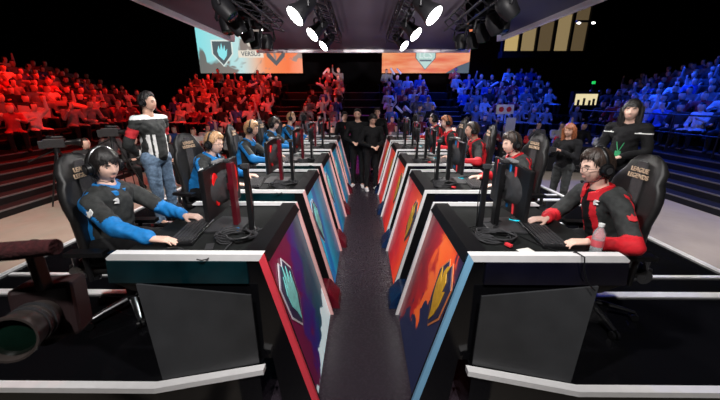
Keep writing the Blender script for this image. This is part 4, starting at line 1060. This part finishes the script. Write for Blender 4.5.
def scr_right(nt):
    tc = nt.nodes.new('ShaderNodeTexCoord'); mp = nt.nodes.new('ShaderNodeMapping'); mp.inputs['Rotation'].default_value = (0,-.6,0); mp.inputs['Scale'].default_value = (.35,1,2.2); nt.links.new(tc.outputs['Object'], mp.inputs[0])
    n = nt.nodes.new('ShaderNodeTexNoise'); n.inputs['Scale'].default_value = 1.4; n.inputs['Detail'].default_value = 4; nt.links.new(mp.outputs[0], n.inputs['Vector'])
    r = nt.nodes.new('ShaderNodeValToRGB'); r.color_ramp.elements[0].position = .35; r.color_ramp.elements[0].color = (.80,.16,.05,1); r.color_ramp.elements[1].position = .65; r.color_ramp.elements[1].color = (.95,.42,.20,1)
    nt.links.new(n.outputs['Fac'], r.inputs['Fac']); return r.outputs[0]
M['scrL'] = emis('screen_picture_left', scr_left); M['scrR'] = emis('screen_picture_right', scr_right)
M['litwhite'] = emis('screen_white', lambda nt: (.75,.85,.80)); M['litdark'] = emis('screen_dark', lambda nt: (.10,.13,.14)); M['litaqua'] = emis('screen_aqua', lambda nt: (.30,.85,.90)); M['litgreen'] = emis('screen_pale_green', lambda nt: (.50,.70,.62)); M['litorange'] = emis('screen_orange', lambda nt: (.95,.38,.22)); M['litcream'] = emis('screen_cream', lambda nt: (.85,.80,.68))
SY = 18.0
def px2x(px, y, z):   # lateral position of an image column at a known depth and height
    zc = y*math.cos(.3028)+(1.6-z)*math.sin(.3028); return (px-363)/320*zc-.02
ztop, zbot = 5.35, 2.95
xa, xb = px2x(197,SY,4.0), px2x(302,SY,3.5)
t = thing('projection_screen', 'wide lit screen with aqua and orange artwork above the left back stand', 'screen', ((xa+xb)/2, SY, (ztop+zbot)/2))
W = (xb-xa)/2; H = (ztop-zbot)/2
MB().box((0,.03,0),(2*W,.05,2*H)).build('picture', M['scrL'], t)
def shp(pts, cx, cz, w, h, y, name, m, par):
    b = MB(); b.prism([(cx+p[0]*w, cz+p[1]*h) for p in pts], 'y', y, y+.01); return b.build(name, M[m], par)
shield = [(-.5,.5),(.5,.5),(.5,-.05),(.0,-.55),(-.5,-.05)]
shp(shield, -W+1.28, -.22, 1.10, 1.22, -.012, 'emblem_border', 'litwhite', t); shp([(x*.88,z*.88) for x, z in shield], -W+1.28, -.22, 1.10, 1.22, -.024, 'emblem_field', 'litdark', t)
shp([(-.32,.05),(-.20,.36),(-.14,.10),(-.02,.48),(.06,.12),(.18,.38),(.20,.05),(.34,.18),(.26,-.18),(.04,-.42),(-.24,-.2)], -W+1.28, -.20, .80, .90, -.036, 'emblem_flame', 'litaqua', t)
shp([(-.5,.5),(.5,.5),(.5,-.5),(-.5,-.5)], .05, -.28, 1.30, .34, -.012, 'caption_plate', 'litcream', t)
text_obj('caption', 'VERSUS', .30, M['litdark'], t, Matrix.Translation((.05,-.02,-.28)) @ Matrix.Rotation(PI/2,4,'X'), .004)
shp([(-.5,.5),(-.35,.5),(-.28,.05),(0,-.3),(.28,.05),(.35,.5),(.5,.5),(.42,-.1),(0,-.55),(-.42,-.1)], W-1.35, -.30, 1.1, 1.0, -.012, 'emblem_outline', 'litdark', t)
xc, xd = px2x(382,SY,3.4), px2x(469,SY,3.4)
t = thing('projection_screen', 'orange lit screen with a pale shield emblem above the right back stand', 'screen', ((xc+xd)/2, SY, (ztop+zbot)/2))
W = (xd-xc)/2
MB().box((0,.03,0),(2*W,.05,2*H)).build('picture', M['scrR'], t)
shp(shield, -.02, -.42, 1.05, 1.15, -.012, 'emblem_border', 'litdark', t); shp([(x*.92,z*.93) for x, z in shield], -.02, -.42, 1.05, 1.15, -.024, 'emblem_field', 'litgreen', t)
text_obj('emblem_letters', 'LCS', .42, M['litwhite'], t, Matrix.Translation((-.02,-.035,-.36)) @ Matrix.Rotation(PI/2,4,'X'), .004)
shp([(-.5,.5),(.5,.5),(.5,-.5),(-.5,-.5)], -.02, -.60, .62, .08, -.030, 'emblem_bar', 'litdark', t)
shp([(-.5,-.5),(.0,.1),(.5,.5),(.5,-.5)], W-.6, -.93, 1.2, .55, -.012, 'corner_shape', 'litdark', t)

# lit glass offices high on the right
t = thing('office_gallery', 'glazed gallery with warm lit windows high behind the right canopy', 'gallery', (9.05,17.2,3.86))
MB().box((0,.35,-.1),(4.4,.5,.3)).build('sill_band', M['black'], t)
M['warm'] = emis('lit_window', lambda nt: (.50,.36,.14)); M['warm2'] = emis('lit_window_dim', lambda nt: (.10,.07,.035)); M['warm3'] = emis('lit_window_mid', lambda nt: (.26,.19,.09))
for k, m in enumerate(['warm','warm3','warm2','warm3','warm2']):
    MB().box((-1.72+.82*k,.42,1.25),(.70,.05,2.4)).build('window', M[m], t)
for k in range(6): MB().box((-2.13+.82*k,.35,1.25),(.12,.2,2.4)).build('mullion', M['black'], t)
# small lit booth
t = thing('lit_booth', 'small bright lit booth window at the back between the blue-lit stands', 'booth', (px2x(585,13.4,1.7),13.4,1.62))
MB().box((0,.1,0),(1.05,.2,.62)).build('frame', M['black'], t)
MB().box((0,-.01,0),(.85,.03,.42)).build('window', emis('lit_booth_window', lambda nt: (.85,.72,.42)), t)
for k, (x, h) in enumerate([(-.3,.2),(-.08,.26),(.14,.18),(.3,.24)]): MB().box((x,-.03,-.21+h/2),(.09,.01,h)).build('silhouette', M['maroon'] if 'maroon' in M else M['step'], t)
MB().box((0,.1,-1.1),(.5,.15,1.9)).build('support', M['black'], t)
b = MB().box((0,0,0),(.12,.04,.10)).build('exit_lamp', emis('exit_green', lambda nt: (.02,.7,.12)), None); MB().box((0,.03,-.17),(.02,.02,.30)).build('bracket', M['darkmetal'], b); b.location = (px2x(592,13.4,2.2),13.4,2.25); tag(b, 'tiny green exit lamp above the lit booth', 'lamp')

# ------------------------------------------------------------------ lamps
def spot(loc, r, label, aim, on=True, ln=.42, grp=None):
    """theatre spotlight: can, lens, yoke and clamp; aim = direction of the beam"""
    t = thing('spotlight', label, 'spotlight', loc, 0, grp)
    d = V(aim).normalized(); R = d.to_track_quat('Z','Y').to_matrix()
    b = MB(); b.lathe([(.001,-ln),(r*.55,-ln),(r*.75,-ln*.8),(r*.85,-ln*.3),(r*1.12,-.01),(r*1.12,.02),(r*1.02,.02),(r*1.0,0),(.001,-.005)], (0,0,0), 24, R); b.build('can', M['plastic'], t, smooth=.6)
    b = MB(); b.lathe([(.001,.004),(r*.98,.004),(r*.98,.016),(r*.5,.026),(.001,.03)], (0,0,0), 28, R); b.build('lens', M['glow'] if on else M['lens'], t, smooth=.8)
    c = R @ V((0,0,-ln*.45)); side = R @ V((1,0,0)); b = MB()
    b.tube([c+side*r, c+side*r*1.25, c+side*r*1.25+V((0,0,r*1.5)), c-side*r*1.25+V((0,0,r*1.5)), c-side*r*1.25, c-side*r], .018, 6); b.cyl(c+V((0,0,r*1.5)), c+V((0,0,r*1.5+.12)), .025, 8); b.build('yoke', M['darkmetal'], t, smooth=.6)
    return t
for s in (-1, 1):
    for k, (y, z, r) in enumerate([(5.9,2.92,.165),(7.8,2.98,.155),(9.9,3.06,.15)]):
        spot((s*1.13, y, z), r, f"lit round spotlight hanging under the canopy, {['nearest','middle','farthest'][k]} of the {SIDE[s]} row", (s*.62,-.42,-.66), True, .42, 'lit canopy spotlights')
    # truss ladders the spotlights hang from
    for nm, x0, y0, y1, z in (('inner', .80, 4.6, 10.4, 3.30), ('outer', 2.10, 4.8, 8.7, 3.30)):
        t = thing('lighting_truss', f"dark {nm} lighting truss under the canopy on the {SIDE[s]}", 'truss', (s*x0, (y0+y1)/2, z), 0)
        ln = y1-y0; pass
        for a, c in ((-.14,-.10),(.14,-.10),(-.14,.10),(.14,.10)):
            MB().cyl((a,-ln/2,c),(a,ln/2,c),.022,8).build('chord', M['darkmetal'], t, smooth=1)
        b = MB(); n = int(ln/.4)
        for q in range(n):
            ya = -ln/2+ln*q/n; yb = ya+ln/n
            for c in (-.10,.10): b.cyl((-.14,ya,c),(.14,yb,c),.010,6)
            for a in (-.14,.14): b.cyl((a,ya,-.10),(a,yb,.10),.010,6)
        b.build('bracing', M['darkmetal'], t, smooth=1)
    # unlit moving heads clustered on the outer truss
    for k, (x, y, z) in enumerate([(2.30,5.9,3.05),(2.42,6.7,2.98),(2.50,7.5,2.98),(2.56,8.3,2.96),(2.50,9.1,3.05),(2.72,7.1,3.08)]):
        t = thing('moving_head_lamp', f"unlit black moving head lamp in the cluster under the {SIDE[s]} canopy gap", 'lamp', (s*x, y, z), .4*k, f"moving head lamps, {SIDE[s]}")
        b = MB(); b.box((0,0,.30),(.34,.26,.12)); b.build('base', M['black'], t, bevel=.02); MB().cyl((0,0,.36),(0,0,ZP-z+.02),.02,8).build('clamp', M['darkmetal'], t, smooth=1)
        b = MB(); b.tube([(0,.17,0),(.0,.20,.05),(.0,.17,.25),(0,-.17,.25),(.0,-.20,.05),(.0,-.17,0)], .03, 8); b.build('yoke', M['black'], t, smooth=.8)
        R = Matrix.Rotation(2.4+.2*k,3,'Y'); b = MB(); b.lathe([(.001,-.17),(.10,-.16),(.15,-.08),(.155,.03),(.13,.17),(.12,.20),(.001,.20)], (0,0,0), 20, R); hd = b.build('head', M['black'], t, smooth=.7)
        b = MB(); b.lathe([(.001,.202),(.11,.202),(.11,.21),(.001,.215)], (0,0,0), 20, R); b.build('lens', M['lens'], hd, smooth=.8)
        if k in (1,3):
            b = MB(); b.ell((.14,-.11,.22),(.018,.018,.018),8,6); b.build('indicator', M['bulb'], hd)
t = thing('downlight', 'small pair of white work lamps in the dark right of the canopy', 'lamp', (px2x(584,13.0,4.2),13.0,4.25))
MB().box((0,0,.06),(.7,.08,.06)).build('bar', M['darkmetal'], t)
for dx in (-.26,.26): MB().ell((dx,-.02,0),(.07,.05,.03),10,8).build('bulb', M['bulb'], t)
t = thing('ceiling_fixture', 'flat lamp fixture mounted under the right canopy', 'lamp', (px2x(526,6.0,3.4)+.25,6.6,ZP-.10))
MB().box((0,0,.05),(.55,.40,.10)).build('housing', M['plastic'], t, bevel=.01)
for k in range(3): MB().box((-.18+.18*k,-.05,-.005),(.12,.18,.012)).build('lamp_cell', M['bulb'] if k == 1 else M['whiteprint'], t)

# ------------------------------------------------------------------ out-of-focus broadcast camera close at the left
CX, CY, CZ = -.835, .66, 1.075
t = thing('broadcast_camera', 'large dark broadcast camera with zoom lens close at the lower left', 'camera', (CX,CY,PF))
Z0 = CZ-PF; q = .62
D = V((.33,-.93,.16)).normalized(); R = D.to_track_quat('Z','Y').to_matrix(); o = V((0,0,Z0))
M['cambody'] = mat('camera_body_brown', (.030,.017,.018), .45, noise=.3, nscale=12)
b = MB(); b.box(o-D*.085,(.135,.15,.09), rot=R); b.build('camera_body', M['cambody'], t, bevel=.012)
b = MB(); b.lathe([(r*q, z*q) for r, z in [(.001,-.06),(.066,-.06),(.068,-.02),(.074,-.018),(.074,.02),(.070,.022),(.070,.05),(.076,.055),(.078,.10),(.086,.12),(.086,.14),(.078,.14),(.074,.11),(.001,.11)]], o, 32, R); lb = b.build('lens_barrel', mat('lens_barrel_grey', (.05,.040,.037), .3, noise=.2, nscale=20), t, smooth=.6)
b = MB(); b.lathe([(r*q, z*q) for r, z in [(.001,.122),(.040,.123),(.072,.114),(.072,.109),(.001,.109)]], o, 28, R); b.build('front_glass', M['lens'], lb, smooth=.8)
for k in range(2):
    b = MB(); b.lathe([(r*q, (z+.045*k)*q) for r, z in [(.070,-.01),(.080,-.009),(.080,.008),(.070,.009)]], o, 40, R); b.build('zoom_ring', M['plastic2'], lb, smooth=.6)
b = MB(); b.tube([(.115,.0,Z0+.205),(.02,.0,Z0+.195),(-.36,.02,Z0+.155)], [.018,.022,.024], 14); mm = b.build('microphone', mat('foam_windshield', (.05,.008,.010), 1.0, noise=.4, nscale=80, bump=.6), t, smooth=1.2)
b = MB(); b.box((.0,.05,Z0+.13),(.02,.03,.13)); b.build('microphone_clamp', M['plastic'], t, bevel=.003)
b = MB(); b.cyl((-.05,.07,Z0-.11),(-.05,.07,Z0-.05),.03,16); b.build('pan_head', M['darkmetal'], t, smooth=.6)
b = MB(); b.tube([(-.05,.07,Z0-.09),(-.40,.02,Z0-.14),(-1.0,-.20,Z0-.16)], .022, 10); b.build('jib_arm', M['darkmetal'], t, smooth=.7)
b = MB(); b.cyl((-.98,-.19,.03),(-.98,-.19,Z0-.10),.035,12); b.cyl((-.98,-.19,.0),(-.98,-.19,.035),.28,24); b.build('jib_post', M['darkmetal'], t, smooth=.7)

# ------------------------------------------------------------------ light
def lamp(kind, name, loc, target, energy, col=(1,1,1), size=.3, angle=60, blend=.6):
    l = bpy.data.lights.new(name, kind); l.energy = energy; l.color = col
    if kind == 'SPOT': l.spot_size = math.radians(angle); l.spot_blend = blend; l.shadow_soft_size = size
    else: l.shape = 'DISK'; l.size = size
    o = bpy.data.objects.new(name, l); C.objects.link(o); o.location = loc
    o.rotation_euler = (V(target)-V(loc)).to_track_quat('-Z','Y').to_euler()
    return o
W_ = (1,.97,.94)
for s in (-1, 1):
    for y in (5.85,7.75,9.85):
        lamp('SPOT','spotlight_beam',(s*1.22,y-.12,2.80),(s*2.6,y-2.2,.6),200,W_,.15,74)
    # key lights on the front truss above and behind the camera, and side keys facing the players
    lamp('SPOT','front_key',(s*.6,-.8,4.6),(s*1.6,2.8,.9),420,W_,.10,76,.5)
    lamp('SPOT','front_key',(s*.7,2.6,4.4),(s*1.8,4.6,.8),300,W_,.12,75)
    lamp('SPOT','front_key',(s*.7,5.0,3.3),(s*1.9,6.6,.8),110,W_,.12,85)
    lamp('SPOT','cross_key',(-s*1.2,1.0,3.6),(s*1.75,2.5,1.0),400,W_,.10,45)
    lamp('SPOT','floor_wash',(s*5.2,3.2,5.2),(s*4.9,6.2,PF),950,(1,.88,.80) if s < 0 else (.95,.92,.98),.3,58)
    lamp('SPOT','guest_wash',(s*3.0,8.0,5.5),(s*3.4,11.0,-.2),430,(1,.92,.88),.3,42)
for x in (-3.2,-1.1,1.1,3.2): lamp('SPOT','added_rim_fill',(x*.15,-2.6,2.6),(x,13.9,4.05),6500,(1,.95,.93),.1,11,.3)  # added narrow spots without fixtures, brightening only the canopy's far edge
for s in (-1,1): lamp('SPOT','added_canopy_fill',(s*2.6,9.3,.2),(s*1.6,10.5,3.5),110,(1,.92,1.0),.2,150)  # added fill from below, no fixture there, lifting the canopy underside and edges
for (x, y, z, tx, ty, tz, e, c, ang) in [
    (-9,13.5,6.5,-11.4,8.4,1.0,3200,(1,.012,.006),74), (-4.5,18.8,7.0,-5.2,14.4,.9,3600,(1,.012,.006),84), (-6,4.5,6.5,-11.5,8.5,1.3,1500,(1,.015,.008),60), (-4.5,9,7.5,-4.8,15.0,1.2,1500,(1,.015,.008),62),
    (9,13.5,6.5,11.4,8.4,1.0,3200,(.006,.07,1),74), (4.5,18.8,7.0,5.2,14.4,.9,3800,(.006,.07,1),84), (6,4.5,6.5,11.5,8.5,1.3,1900,(.01,.08,1),60), (4.5,9,7.5,4.8,15.0,1.2,2100,(.01,.08,1),62)]:
    lamp('SPOT','stand_wash',(x,y,z),(tx,ty,tz),e,c,.12,ang)
lamp('SPOT','stand_wash',(-2.6,19.0,7.2),(-1.95,14.2,.9),3400,(1,.012,.006),.12,44)
lamp('SPOT','stand_wash',(2.6,19.0,7.2),(1.95,14.2,.9),3800,(.006,.07,1),.12,44)
w = bpy.data.worlds.new('world'); scene.world = w; w.use_nodes = True
w.node_tree.nodes['Background'].inputs[0].default_value = (.5,.5,.6,1); w.node_tree.nodes['Background'].inputs[1].default_value = .0
scene.view_settings.view_transform = 'Standard'; scene.view_settings.look = 'None'; scene.view_settings.gamma = 1; scene.view_settings.use_curve_mapping = False
scene.view_settings.exposure = 0.4
bpy.data.scenes.remove(TMP)
